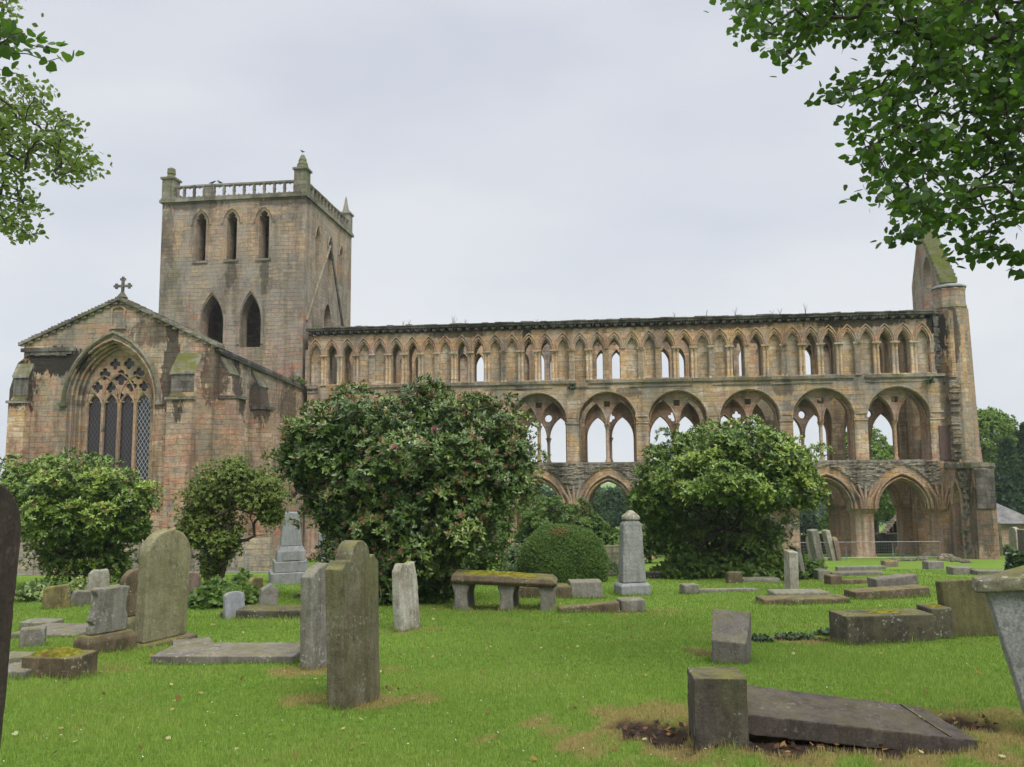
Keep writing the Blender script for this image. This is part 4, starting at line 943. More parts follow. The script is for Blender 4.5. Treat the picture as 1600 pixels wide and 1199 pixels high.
def granite_monument():
    P = gp(453, 911); s = depth(P)/F
    e = empty('granite_monument', P, R(20), 'tall grey granite pedestal monument with tapering shaft on stepped blocks', 'monument')
    b = MB(); b.box(-.68, .68, -.68, .68, -.2, .42); b.build('step', M['granite'], e).modifiers.new('b', 'BEVEL').width = .02
    b = MB(); b.box(-.56, .56, -.56, .56, .421, .78); b.build('step', M['granite'], e).modifiers.new('b', 'BEVEL').width = .02
    b = MB(); b.hexa([(-.48, -.48, .78), (.48, -.48, .78), (.48, .48, .78), (-.48, .48, .78)], [(-.46, -.46, 1.1), (.46, -.46, 1.1), (.46, .46, 1.1), (-.46, .46, 1.1)])
    b.hexa([(-.46, -.46, 1.1), (.46, -.46, 1.1), (.46, .46, 1.1), (-.46, .46, 1.1)], [(-.37, -.37, 1.28), (.37, -.37, 1.28), (.37, .37, 1.28), (-.37, .37, 1.28)]); b.build('die', M['granite'], e)
    b = MB(); b.prism([(-.28, .82)]+[(-.28, 1.04), (-.2, 1.12), (.2, 1.12), (.28, 1.04)]+[(.28, .82)], -.52, -.47); b.build('plaque', M['granite'], e)
    b = MB(); b.hexa([(-.35, -.35, 1.281), (.35, -.35, 1.281), (.35, .35, 1.281), (-.35, .35, 1.281)], [(-.27, -.27, 2.4), (.27, -.27, 2.4), (.27, .27, 2.4), (-.27, .27, 2.4)]); b.build('shaft', M['granite'], e).modifiers.new('b', 'BEVEL').width = .02
granite_monument()

# --- centre
def table_tomb():
    P = gp(790, 953); e = empty('table_tomb', P, R(-5), 'mossy stone table tomb on stout legs beside the clipped round bush', 'tomb')
    L_, D_ = 2.25, .92
    t = MB(); t.hexa([(-L_/2+.06, -D_/2+.06, .60), (L_/2-.06, -D_/2+.06, .52), (L_/2-.06, D_/2-.06, .52), (-L_/2+.06, D_/2-.06, .60)], [(-L_/2, -D_/2, .68), (L_/2, -D_/2, .60), (L_/2, D_/2, .60), (-L_/2, D_/2, .68)])
    t.hexa([(-L_/2, -D_/2, .68), (L_/2, -D_/2, .60), (L_/2, D_/2, .60), (-L_/2, D_/2, .68)], [(-L_/2+.03, -D_/2+.05, .80), (L_/2-.12, -D_/2+.05, .70), (L_/2-.12, D_/2-.05, .70), (-L_/2+.03, D_/2-.05, .80)])
    o = t.build('tabletop', M['gs_brown'], e, fix=True); weather(o, 17, .03)
    c = cushion((-.15, .72, .7, .05), L_/2, D_/2, .765); c.parent = e; c.rotation_euler = (0, R(2.4), 0)
    for x, y, h in ((-.92, -.25, .60), (-.86, .28, .58), (.05, -.22, .57), (.12, .28, .56), (.90, -.22, .53), (.93, .28, .52)):
        l = MB(); w = .16; pr_ = [(-w, -.1), (-w*.85, h*.35), (-w*.8, h*.6), (-w*1.15, h*.9), (-w*1.1, h), (w*1.1, h), (w*1.15, h*.9), (w*.8, h*.6), (w*.85, h*.35), (w, -.1)]
        l.prism([(x+p[0], p[1]) for p in pr_], y-.12, y+.12); o = l.build('leg', M['gs_grey'], e, fix=True); weather(o, 17)
        FOOT.append((P.x+x, P.y+y, .16, .12, 0))
table_tomb()
def obelisk():
    P = gp(988, 930); e = empty('obelisk_headstone', P, R(14), 'pale grey tapering headstone with a carved pointed cap on a square base', 'headstone')
    b = MB(); b.box(-.40, .40, -.26, .26, -.15, .26); b.hexa([(-.40, -.26, .26), (.40, -.26, .26), (.40, .26, .26), (-.40, .26, .26)], [(-.35, -.21, .32), (.35, -.21, .32), (.35, .21, .32), (-.35, .21, .32)]); o = b.build('base', M['granite'], e); weather(o, 20, .012)
    s = MB(); s.hexa([(-.32, -.17, .321), (.32, -.17, .321), (.32, .17, .321), (-.32, .17, .321)], [(-.25, -.14, 1.78), (.25, -.14, 1.78), (.25, .14, 1.78), (-.25, .14, 1.78)])
    s.hexa([(-.25, -.14, 1.78), (.25, -.14, 1.78), (.25, .14, 1.78), (-.25, .14, 1.78)], [(-.15, -.12, 1.88), (.15, -.12, 1.88), (.15, .12, 1.88), (-.15, .12, 1.88)])
    o = s.build('slab', M['gs_text'], e); weather(o, 20, .012)
    c = MB(); c.box(-.20, .20, -.15, .15, 1.88, 1.98); c.hexa([(-.20, -.15, 1.98), (.20, -.15, 1.98), (.20, .15, 1.98), (-.20, .15, 1.98)], [(-.05, -.04, 2.12), (.05, -.04, 2.12), (.05, .04, 2.12), (-.05, .04, 2.12)]); o = c.build('cap', M['gs_white'], e); weather(o, 20, .015)
    FOOT.append((P.x, P.y, .4, .26, R(14)))
obelisk()
block('low square chest block with a sloping rim between the table tomb and the obelisk', 914, 934, .85, .6, .42, 3, 'gs_grey', name='chest_tomb', cat='tomb', taper=.03)
block('long low slab behind the table tomb', 845, 934, 1.5, .5, .30, 2, 'gs_brown', name='ledger_slab', cat='ledger')
block('mossy kerb stone rising out of the grass right of the table tomb', 920, 957, 1.25, .25, .17, 6, 'gs_brown', tilt=(-4, 0))
block('squared stone block at the end of the mossy kerb', 986, 956, .52, .4, .27, 8, 'gs_grey', name='grave_block', cat='stone block')
block('small pale block at the head of a thin kerb before the right bush', 1077, 928, .42, .35, .26, 12, 'gs_grey', name='grave_block', cat='stone block')
block('thin pale kerb strip in the grass before the right bush', 1136, 925, 1.6, .2, .09, 2, 'gs_grey')
block('brown slab fragment half sunk beside the herbs left of the right bush', 1022, 905, .5, .3, .26, 10, 'gs_dark', name='stone_fragment', cat='stone fragment')
stone('squat grey stub of a headstone below the right bush', 1147, 911, 18, .5, .2, 10, 'rough', 'gs_brown')
block('flat broken slab lying at the foot of the right bush', 1186, 909, 1.2, .5, .12, 4, 'gs_grey', name='ledger_slab', cat='ledger')
stone('thin white headstone edge on among leaves left of the right bush', 1053, 880, 52, .6, .24, 88, 'round', 'gs_white', (-2, 0))
stone('dark edge-on headstone leaning into the right bush', 1090, 893, 38, .6, .2, 88, 'round', 'gs_brown', (-4, 0))
stone('narrow edge-on headstone spotted with white lichen on two stone steps', 1237, 924, 62, .75, .24, 82, 'square', 'gs_white', (1, 0), name='headstone')
block('upper flat step under the edge-on lichened headstone', 1247, 934, 1.35, .55, .17, 2, 'gs_grey', name='stone_step', cat='step')
block('lower broad step sunk in the grass under the edge-on lichened headstone', 1254, 944, 1.95, .5, .16, 4, 'gs_brown', name='stone_step', cat='step')
stone('thin leaning headstone at the right edge of the right bush', 1252, 904, 50, .7, .17, 90, 'square', 'gs_grey', (-10, 0))
stone('short pale headstone in front of the fence, leftmost of the group of four', 1271, 878, 40, .6, .2, 92, 'round', 'gs_white', (-8, 0))
stone('tallest leaning headstone in the group of four before the fence', 1281, 888, 60, .6, .32, 90, 'square', 'gs_grey', (-9, 0))
stone('pale leaning headstone third in the group of four before the fence', 1301, 876, 48, .6, .24, 92, 'square', 'gs_white', (-11, 0))
stone('short headstone rightmost in the group of four before the fence', 1309, 876, 37, .6, .24, 92, 'round', 'gs_pink', (-9, 0))

# --- right side
def wedge():
    P = gp(1140, 1034); s = depth(P)/F; e = MB()
    e.hexa([(-.24, -.14, -.1), (.18, -.17, -.1), (.30, .16, -.1), (-.16, .2, -.1)], [(-.24, -.16, .29), (.17, -.18, .25), (.34, .26, .56), (-.14, .28, .60)])
    o = e.build('grave_block', M['gs_slate'], None, fix=True); tag(o, 'leaning wedge of smooth grey stone propped above bare soil', 'stone block'); o.location = P; o.rotation_euler = (0, 0, R(-4)); weather(o, 9, .012)
    FOOT.append((P.x+.03, P.y+.03, .24, .18, 0))
wedge()
block('thick dark end block of the fallen gravestone in the foreground', 1122, 1158, .40, .36, .52, -4, 'gs_dark', name='grave_block', cat='stone block', tilt=(0, 0), amp=.03)
def fallen():
    P = gp(1325, 1150); rz = R(-7)
    mb = MB(); L_ = 1.72; hw = .40
    mb.hexa([(-L_/2, -hw*.6, .03), (L_/2, -hw*.75, -.08), (L_/2-.16, hw*.9, -.03), (-L_/2, hw*.9, .10)], [(-L_/2, -hw*.6, .19), (L_/2, -hw*.75, .06), (L_/2-.16, hw*.9, .11), (-L_/2, hw*.9, .27)])
    e = empty('fallen_headstone', P, rz, 'long dark fallen headstone slab lying in a hollow of bare soil in the foreground', 'headstone')
    o = mb.build('slab', M['gs_fallen'], e, fix=True); weather(o, 6, .012)
    b = MB(); b.hexa([(L_/2-.20, -hw*.72, .02), (L_/2-.185, -hw*.72, .02), (L_/2-.325, hw*.88, .02), (L_/2-.34, hw*.88, .02)], [(L_/2-.20, -hw*.72, .086), (L_/2-.185, -hw*.72, .085), (L_/2-.325, hw*.88, .134), (L_/2-.34, hw*.88, .135)])
    b.build('carved_band', M['gs_dark'], e)
    e.location.z += .03; FOOT.append((P.x, P.y+.1, L_/2, hw, rz))
fallen()
block('long dark chest tomb with yellow moss on its grey top', 1378, 1002, 1.36, .52, .42, 6, 'gs_dark', name='chest_tomb', cat='tomb', moss=(.1, .5, .55, .05), tilt=(0, 0))
block('broken dark pedestal with white lichen between the chest tomb and the green panel', 1462, 996, .34, .4, .46, 4, 'gs_dark', name='grave_block', cat='stone block', moss=(0, .8, .8, .05))
stone('broad dark green headstone panel with a level top leaning back', 1518, 994, 86, .92, .15, 12, 'square', 'gs_olive', (-2, -5))
def inscribed():
    P = gp(1668, 1150); e = empty('inscribed_headstone', P, R(-20), 'pale grey leaning headstone with worn lettering under a mossy broken cornice', 'headstone')
    Hh = 1.10; mb = MB(); mb.prism([(-.22, -.1), (-.50, Hh), (.26, Hh), (.42, -.1)], -.09, .09); o = mb.build('slab', M['gs_text'], e, fix=True); weather(o, 6, .008)
    c = MB(); c.hexa([(-.58, -.15, Hh-.02), (.3, -.15, Hh+.06), (.3, .15, Hh+.06), (-.58, .15, Hh-.02)], [(-.56, -.15, Hh+.07), (.3, -.17, Hh+.20), (.3, .17, Hh+.20), (-.56, .15, Hh+.07)])
    c.hexa([(-.50, -.13, Hh+.07), (.3, -.13, Hh+.18), (.3, .13, Hh+.18), (-.50, .13, Hh+.07)], [(-.22, -.1, Hh+.17), (.3, -.1, Hh+.30), (.3, .1, Hh+.30), (-.22, .1, Hh+.17)])
    o = c.build('cornice', M['gs_mosscap'], e, fix=True); weather(o, 6, .05)
    FOOT.append((P.x, P.y, .3, .1, R(-28)))
inscribed()
block('long low slab sunk in the grass beyond the chest tomb', 1386, 935, 1.9, .5, .24, 8, 'gs_brown', name='ledger_slab', cat='ledger', tilt=(-2, 0))
block('tilted grey block lying on the low slab beyond the chest tomb', 1397, 927, 1.15, .4, .42, 10, 'gs_slate', name='grave_block', cat='stone block', tilt=(-4, 0))
block('small rough block at the left end of a thin kerb beyond the chest tomb', 1302, 914, .4, .4, .30, 10, 'gs_brown', name='grave_block', cat='stone block')
block('thin kerb strip between the small rough block and the tilted grey block', 1345, 912, 1.3, .25, .14, 2, 'gs_brown')
block('pale block right of the right bush herbs', 1284, 905, .42, .4, .32, 5, 'gs_grey', name='grave_block', cat='stone block')
block('narrow pale ledger slab beside the herbs of the right bush', 1335, 899, 1.9, .5, .14, 4, 'gs_slate', name='ledger_slab', cat='ledger')
block('mossy-topped block at the upper end of a long kerb near the fence', 1390, 886, .62, .4, .28, 6, 'gs_pink', name='grave_block', cat='stone block', moss=(0, .8, .8, .05))
block('long pale kerb climbing to the mossy-topped block near the fence', 1345, 891, 2.1, .22, .16, 6, 'gs_grey')
block('grey cube of stone standing alone in the grass near the ruin corner', 1458, 889, .68, .45, .32, 4, 'gs_grey', name='grave_block', cat='stone block')
block('pale block at the head of the flat slab at the right', 1500, 897, .72, .5, .26, -2, 'gs_grey', name='grave_block', cat='stone block')
block('flat pale ledger slab at the right edge of the lawn', 1553, 898, 1.4, .55, .16, -3, 'gs_slate', name='ledger_slab', cat='ledger')
stone('tall edge-on headstone in front of the grey-green herbs by the ruin corner', 1522, 871, 52, .7, .36, 88, 'round', 'gs_grey', (-5, 0))
stone('tall edge-on headstone second from the ruin corner', 1557, 869, 52, .7, .42, 92, 'square', 'gs_green', (-1, 0))
stone('edge-on headstone third from the ruin corner', 1587, 866, 42, .7, .3, 94, 'round', 'gs_white', (0, 0))
stone('edge-on headstone at the far right, farthest from the ruin corner', 1602, 868, 40, .7, .36, 94, 'square', 'gs_grey', (0, 0))

# ------------------------------------------------------------------ foliage
def unit(a): return a/np.maximum(1e-9, np.linalg.norm(a, axis=-1, keepdims=True))
SHAPES = {'lance': [(0, .0), (.3, .42), (.62, .5), (1, 0), (.62, -.5), (.3, -.42)],
          'diamond': [(0, 0), (.5, .5), (1, 0), (.5, -.5)],
          'heart': [(0, 0), (-.05, .28), (.22, .52), (.62, .38), (1, 0), (.62, -.38), (.22, -.52), (-.05, -.28)]}
def leaves(C, A, n, L_, Wd, a0, a1, shape='lance', jit=.25, tone=None, tj=.15, droop=0.):
    """n leaves round each centre C about the axis A"""
    N = len(C); C = np.repeat(C, n, 0); A = unit(np.repeat(A, n, 0)+rng.normal(0, jit, (N*n, 3)))
    t = unit(np.cross(A, rng.normal(0, 1, (N*n, 3)))); b = np.cross(A, t)
    ang = np.radians(rng.uniform(a0, a1, N*n)); 
    D = unit(A*np.cos(ang)[:, None]+t*np.sin(ang)[:, None]); D[:, 2] -= droop; D = unit(D)
    S = unit(np.cross(D, A+.001)); l = L_*rng.uniform(.7, 1.15, N*n); w = Wd*rng.uniform(.75, 1.2, N*n)
    Vv = np.stack([C+D*(l*p)[:, None]+S*(w*q)[:, None] for p, q in SHAPES[shape]], 1)
    if tone is None: tone = np.full(N, .5)
    tn = np.clip(np.repeat(tone, n)+rng.normal(0, tj, N*n), 0, .93)
    return Vv, tn
def shell(lobes, n, inner=.72, flat=0.):
    """points and outward directions on a union of ellipsoids"""
    lob = np.array(lobes, float); area = (lob[:, 3]*lob[:, 4]*lob[:, 5])**(2/3); k = rng.choice(len(lob), int(n*2.2), p=area/area.sum())
    d = unit(rng.normal(0, 1, (len(k), 3))); c = lob[k, :3]; r = lob[k, 3:6]
    lump = 1+.10*np.sin(5*d[:, 0]+2*k)*np.sin(5*d[:, 1]+k)+.07*np.sin(9*d[:, 2]+7*d[:, 0]+k)+.05*np.sin(15*d[:, 1]+13*d[:, 0])
    f = np.where(rng.random(len(k)) < .72, rng.uniform(.92, 1.04, len(k)), rng.uniform(inner, .95, len(k)))
    P = c+d*r*(lump*f)[:, None]; nrm = unit(d/r)
    keep = np.ones(len(k), bool)
    for i, l in enumerate(lob):
        q = (((P-l[:3])/l[3:6])**2).sum(1); keep &= (q > .62) | (k == i)
    return P[keep][:n], nrm[keep][:n]
def grow(roots, targets, r_tip=.004, r_max=.2, wig=.05, pw=.5):
    """join every target to the nearest wood grown so far; thickness follows what a branch carries"""
    nodes = [Vector(p) for p in roots]; par = [i-1 for i in range(len(roots))]
    arr = np.array([list(p) for p in nodes]); tg = sorted([Vector(t) for t in targets], key=lambda t: (t-nodes[-1]).length)
    buf = np.zeros((len(roots)+3*len(tg)+5, 3)); buf[:len(roots)] = arr; cnt = len(roots)
    for t in tg:
        d = ((buf[:cnt]-np.array(t))**2).sum(1); j = int(d.argmin()); a = nodes[j]; L_ = (t-a).length
        if L_ > .12:
            for f in (.4, .72):
                m = a.lerp(t, f)+Vector(rng.normal(0, wig*L_, 3)); nodes.append(m); par.append(j); buf[cnt] = m; j = cnt; cnt += 1
        nodes.append(t); par.append(j); buf[cnt] = t; cnt += 1
    load = np.ones(cnt)
    for i in range(cnt-1, 0, -1): load[par[i]] += load[i]
    rad = np.minimum(r_max, r_tip*load**pw)
    mb = MB(); kids = [[] for _ in range(cnt)]
    for i in range(1, cnt): kids[par[i]].append(i)
    done = [False]*cnt
    for i in range(1, cnt):      # chains along the thickest child
        if done[i]: continue
        ch = [par[i], i]; done[i] = True
        while True:
            ks = [k for k in kids[ch[-1]] if not done[k]]
            if not ks: break
            k = max(ks, key=lambda q: load[q]); ch.append(k); done[k] = True
        rs = [max(.0018, rad[q]) for q in ch]; rs[0] = min(rs[0], rs[1]*1.25)
        mb.tube([nodes[q] for q in ch], rs, 5 if rs[0] < .05 else 8, False)
    return mb
def leafobj(name, parts, k, mat, parent):
    V = np.concatenate([p[0] for p in parts]); t = np.concatenate([p[1] for p in parts])
    return link(name, polymesh(name, V, k, t), M[mat], parent)

def shrub(label, u, v, lobes_px, nros, mat, nleaf=7, L_=.12, Wd=.04, name='rhododendron', trunks=((0, 0),), spent=0, bloom=0, bias=.55, depthk=1.0, cat='shrub', group=None, sunny=.0, shape='lance', stemr=.09, clump=.36):
    """crown lobes given in pixels at the shrub's own distance, turned into metres round its foot"""
    P = gp(u, v); s = depth(P)/F; e = empty(name, P, 0, label, cat, group)
    lob = []
    for (cu, cv, ru, rv, dy) in lobes_px:
        lob.append(((cu-u)*s, dy*s+rng.normal(0, .05), (v-cv)*s, ru*s, ru*s*depthk, rv*s))
    C0, A0 = shell(lob, max(60, nros//34), .6); C0 = C0+A0*(clump*np.maximum(0, rng.normal(-.1, .45, len(C0))))[:, None]
    cr_ = clump*rng.uniform(.75, 1.35, len(C0)); sub = np.concatenate([C0-A0*(cr_*.55)[:, None], np.stack([cr_, cr_, cr_*.78], -1)], 1)
    d = unit(rng.normal(0, 1, (nros, 3))+np.array([0, 0, .85])); k = rng.choice(len(sub), nros, p=cr_**2/(cr_**2).sum())
    C = sub[k, :3]+d*sub[k, 3:]*rng.uniform(.72, 1.06, (nros, 1))+rng.normal(0, .025, (nros, 3)); A = unit(d*.7+A0[k]*.5)
    ctone = rng.normal(0, .13, len(sub))[k]
    ok = C[:, 2] > .02; C, A, ctone = C[ok], A[ok], ctone[ok]
    ax = unit(A*1.0+np.array([0, 0, bias])); tone = .48+ctone
    V = leaves(C, ax, nleaf, L_, Wd, 35, 95, shape, .15, tone, .16)
    leafobj('crown', [V], len(SHAPES[shape]), mat, e)
    # loose inner leaves so that the inside is not hollow
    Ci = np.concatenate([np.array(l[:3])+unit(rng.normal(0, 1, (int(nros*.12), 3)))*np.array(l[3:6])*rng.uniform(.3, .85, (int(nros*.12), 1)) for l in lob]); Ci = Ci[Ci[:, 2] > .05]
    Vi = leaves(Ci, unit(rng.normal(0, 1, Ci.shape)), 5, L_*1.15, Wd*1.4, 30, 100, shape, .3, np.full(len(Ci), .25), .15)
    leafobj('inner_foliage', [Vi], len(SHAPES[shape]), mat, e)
    # stems
    tg = C[rng.choice(len(C), min(len(C), 150), False)]*np.array([.9, .9, .93])
    for i, (tx, ty) in enumerate(trunks):
        x, y = tx*s, ty*s; cz = np.mean([l[2] for l in lob])
        cl = lob[i % len(lob)]
        w = grow([(x, y, -.15), (x+.03, y, .25), (x*.8+(cl[0]-x)*.35, y*.7, .25+(cl[2])*.4)], tg[i::len(trunks)], .007, stemr, .06)
        w.build('stem', M['bark'], e, 60)
    top = np.where((A[:, 2] > -.2))[0]
    if spent:
        ix = rng.choice(top, min(spent, len(top)), False); Vs = leaves(C[ix]+A[ix]*.04, ax[ix], 12, L_*.8, Wd*.45, 10, 85, 'diamond', .3, None, .25)
        leafobj('spent_flowers', [Vs], 4, 'spent', e)
    if bloom:
        ix = rng.choice(top, bloom, False); ix = np.repeat(ix, 8); Vs = leaves(C[ix]+A[ix]*.05+rng.normal(0, .03, (len(ix), 3)), ax[ix], 6, .05, .04, 20, 90, 'diamond', .4, None, .3)
        leafobj('blossoms', [Vs], 4, 'bloom', e)
    return e
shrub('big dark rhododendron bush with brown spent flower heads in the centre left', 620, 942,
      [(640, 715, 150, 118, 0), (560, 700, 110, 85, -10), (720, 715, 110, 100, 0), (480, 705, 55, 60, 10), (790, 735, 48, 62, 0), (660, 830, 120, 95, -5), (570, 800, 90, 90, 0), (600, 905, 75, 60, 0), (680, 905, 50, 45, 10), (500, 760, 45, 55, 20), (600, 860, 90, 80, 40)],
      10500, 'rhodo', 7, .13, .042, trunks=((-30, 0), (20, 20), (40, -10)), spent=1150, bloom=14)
shrub('rounded rhododendron with pale green top right of the obelisk', 1150, 903,
      [(1145, 722, 118, 60, 0), (1140, 720, 105, 56, -25), (1065, 750, 74, 46, 0), (1235, 748, 56, 44, 0), (1130, 752, 125, 42, -40), (1020, 785, 40, 40, 10), (1250, 775, 38, 26, 0), (1160, 830, 105, 62, 95), (1050, 830, 40, 52, 30), (1190, 775, 60, 30, -10)],
      9500, 'rhodo2', 7, .15, .05, trunks=((-20, 0), (25, 10), (50, -5)), spent=120, stemr=.12)
shrub('broad bright green rhododendron on bare dark stems at the left', 115, 922,
      [(110, 765, 95, 58, 0), (40, 770, 62, 55, 10), (185, 790, 52, 52, 0), (110, 805, 100, 45, -15), (15, 800, 50, 45, 0), (205, 825, 30, 30, 0), (110, 850, 65, 50, 10), (135, 880, 62, 46, 30)],
      6800, 'rhodo2', 7, .13, .045, trunks=((-45, 0), (-10, 10), (25, 0), (40, -8)), spent=150, stemr=.11)
shrub('loose olive-green shrub on two bare slanting stems against the transept', 325, 925,
      [(325, 775, 52, 45, 0), (395, 772, 46, 42, 10), (360, 760, 50, 38, 0), (305, 825, 36, 40, 0), (420, 800, 25, 30, 0), (345, 840, 40, 40, 0), (328, 880, 26, 44, 8)],
      4600, 'olive', 7, .085, .032, name='shrub', trunks=((0, 0), (15, 5)), stemr=.08)
shrub('bright green leafy bush tucked under the right side of the big rhododendron', 745, 912, [(750, 850, 48, 60, 0), (725, 885, 45, 40, 0), (775, 825, 30, 45, 10)], 2400, 'herb', 6, .12, .05, name='shrub', spent=0)
shrub('fresh green shrub growing between the nave arcade and the clipped bush', 870, 882, [(870, 815, 55, 40, 0), (835, 835, 35, 40, 0), (910, 840, 40, 35, 0), (940, 850, 30, 30, 5)], 2600, 'herb', 6, .16, .07, name='shrub')
shrub('small light shrub beside the pier left of the clipped bush', 815, 900, [(812, 875, 14, 22, 0), (800, 885, 12, 14, 0)], 260, 'catmint', 6, .14, .06, name='shrub')
shrub('low green shrub at the right foot of the rounded rhododendron', 1015, 880, [(1015, 840, 28, 36, 0), (1000, 860, 20, 20, 0)], 900, 'rhodo', 6, .15, .06, name='shrub')

def clipped():
    P = gp(880, 908); s = depth(P)/F; e = empty('clipped_bush', P, 0, 'clipped dome-shaped evergreen bush with a brown dead patch', 'bush')
    n = 26000; d = unit(rng.normal(0, 1, (n, 3))); d[:, 2] = abs(d[:, 2])
    a, h = 70*s, 84*s
    sp = (abs(d[:, 0])**2.6+abs(d[:, 1])**2.6+abs(d[:, 2])**2.3)**(-1/2.45)
    C = d*sp[:, None]*np.array([a, a*.95, h])*(rng.uniform(.93, 1.02, (n, 1))+(.025*np.sin(6*d[:, :1]+4*d[:, 2:])*np.sin(5*d[:, 1:2]+2))); C[:, 2] += .03
    low = C[:, 2] < .35*h; C[low, :2] *= (.93+.07*(C[low, 2]/(.35*h)))[:, None]
    dead = np.exp(-(((C[:, 0]+.15)/.35)**2+((C[:, 2]-h*.93)/.12)**2))*(C[:, 1] < 0)
    tone = np.clip(.45+.12*np.sin(C[:, 0]*5)*np.sin(C[:, 2]*6), 0, .9)
    V, t = leaves(C, unit(d+np.array([0, 0, .3])), 4, .07, .024, 15, 80, 'diamond', .3, tone, .17)
    dd = np.repeat(dead, 4) > rng.random(len(t))*1.1+.15; t = np.where(dd, 1., t)
    link('crown', polymesh('crown', V, 4, t), M['yew'], e)
    m = MB(); m.lathe([(a*.75, .05), (a*.86, h*.35), (a*.72, h*.7), (a*.3, h*.86)], 0, 0, 16); m.build('twig_mass', M['bark'], e, 60)
clipped()

def herbs(label, spots, n, mat, L_=.14, Wd=.10, h=.5, name='herb_clump', shape='lance', group=None, cat='plant'):
    P = gp(*spots[0][:2]); e = empty(name, P, 0, label, cat, group); C = []
    for (u, v, ru, rv, hh) in spots:
        Q = gp(u, v); s = depth(Q)/F; m = int(n*ru*hh/ sum(q[2]*q[4] for q in spots)); r = np.sqrt(rng.random(m)); a = rng.uniform(0, 6.283, m)
        x = Q.x+r*np.cos(a)*ru*s; y = Q.y+r*np.sin(a)*rv; z = gz(x, y)+rng.random(m)**.7*hh*(1-.6*r**2)*(.75+.25*np.sin(x*5+y*3))
        C.append(np.stack([x, y, z], -1)-np.array(P))
    C = np.concatenate(C); out = np.stack([rng.normal(0, .5, len(C)), rng.normal(-.25, .5, len(C)), np.full(len(C), .8)], -1)
    V = leaves(C, unit(out), 5, L_, Wd, 40, 100, shape, .2, np.clip(.5+.2*np.sin(C[:, 0]*3), 0, 1), .2, .15)
    leafobj('leaves', [V], len(SHAPES[shape]), mat, e)
    st = MB()
    for c in C[::25]: st.tube([(c[0]*.98, c[1], float(gz(c[0]+P.x, c[1]+P.y)-P.z)-.02), (c[0], c[1], c[2])], .006, 4, False)
    st.build('stems', M['barkgrey'], e)
    return e
herbs('sprawling broad-leaved herbs growing under the rounded rhododendron', [(1180, 903, 100, 1.6, 1.15), (1080, 903, 50, 1.2, 1.0), (1240, 900, 45, 1.2, .9), (1040, 902, 22, .8, .6), (1130, 890, 80, 1.4, 1.2)], 2300, 'herb', .2, .11)
herbs('pale yellow-green leafy herbs at the foot of the olive shrub', [(350, 945, 50, .9, .55), (320, 935, 30, .9, .7), (385, 935, 20, .8, .75)], 1100, 'herb', .15, .10)
herbs('dark green herbs at the foot of the left bush', [(45, 938, 36, .8, .45), (85, 932, 30, .8, .6), (130, 930, 40, .7, .5)], 700, 'rhodo', .14, .07)
herbs('grey-green flowering herbs in front of the ruin corner railings', [(1500, 868, 14, .6, .95), (1540, 868, 14, .6, .9), (1575, 868, 12, .6, .8)], 800, 'catmint', .2, .08)
herbs('weeds and bramble growing in the bare patch behind the wedge stone', [(1190, 1003, 16, .2, .16), (1240, 996, 30, .2, .08), (1290, 992, 18, .15, .09)], 260, 'ivy', .05, .03)
herbs('tall weeds in front of the pier left of the clipped bush', [(800, 905, 22, .7, .8), (955, 898, 16, .6, .6)], 260, 'catmint', .2, .05)

def ivy_stump():
    P = gp(1592, 925); e = empty('ivy_stump', P, 0, 'short stump of stone smothered in dark ivy at the right edge', 'stump')
    b = MB(); b.lathe([(.26, -.1), (.24, .4), (.2, .85), (.1, .95)], 0, 0, 10); b.build('stone_core', M['gs_brown'], e, 60)
    n = 700; a = rng.uniform(0, 6.283, n); z = rng.uniform(0.1, 1, n); r = .27-.08*z; C = np.stack([r*np.cos(a), r*np.sin(a), z], -1)
    V = leaves(C, unit(C*np.array([1, 1, .2])), 3, .10, .08, 40, 95, 'heart', .3, None, .2, .2); leafobj('ivy', [V], 8, 'ivy', e)
ivy_stump()

# ------------------------------------------------------------------ trees beyond the ruin
def tree(label, u, vb, vt, d, rpx, mat, kind='round', n=2600, L_=.38, name='tree', group='trees beyond the ruin', seed=0):
    P = at(u, vb, d); P.z = float(gz(P.x, P.y)); top = at(u, vt, d).z; H = top-P.z; rad = rpx*d/F
    e = empty(name, P, 0, label, 'tree', group); r_ = np.random.default_rng(seed+11)
    if kind == 'cone':
        z = H*(.08+.92*r_.random(n)**1.3); rr = rad*(1-z/H)**.8*(.75+.25*np.sin(z*6)); a = r_.uniform(0, 6.283, n); q = np.sqrt(r_.uniform(.25, 1, n))
        C = np.stack([rr*q*np.cos(a), rr*q*np.sin(a), z], -1); A = np.stack([np.cos(a), np.sin(a), np.full(n, -.1)], -1)
    else:
        lob = [(r_.normal(0, rad*.35), r_.normal(0, rad*.35), H*(.35+.5*r_.random()), rad*r_.uniform(.4, .65), rad*r_.uniform(.4, .65), H*r_.uniform(.13, .2)) for _ in range(11)]+[(0, 0, H*.62, rad*.7, rad*.7, H*.33)]
        lob = [(x, y, min(z, H-c), a_, b_, c) for x, y, z, a_, b_, c in lob]
        C, A = shell(lob, n, .6)
    tn = np.clip(.5+.2*np.sin(C[:, 0]*1.7+C[:, 2])*np.sin(C[:, 1]*1.5-C[:, 2]*1.3), 0, 1)
    V = leaves(C, unit(A+np.array([0, 0, .4])), 7, L_, L_*.6, 30, 100, 'diamond', .4, tn, .2)
    leafobj('crown', [V], 4, mat, e)
    tg = C[r_.choice(len(C), 60, False)]*.85
    grow([(0, 0, -.3), (0, 0, H*.2), (.1, 0, H*.4)], tg, .03, .3, .05).build('trunk', M['bark'], e, 60)
    return e
tree('fresh green broadleaf tree right of the ruin corner', 1552, 860, 640, 84, 48, 'fartree', seed=1, n=3600)
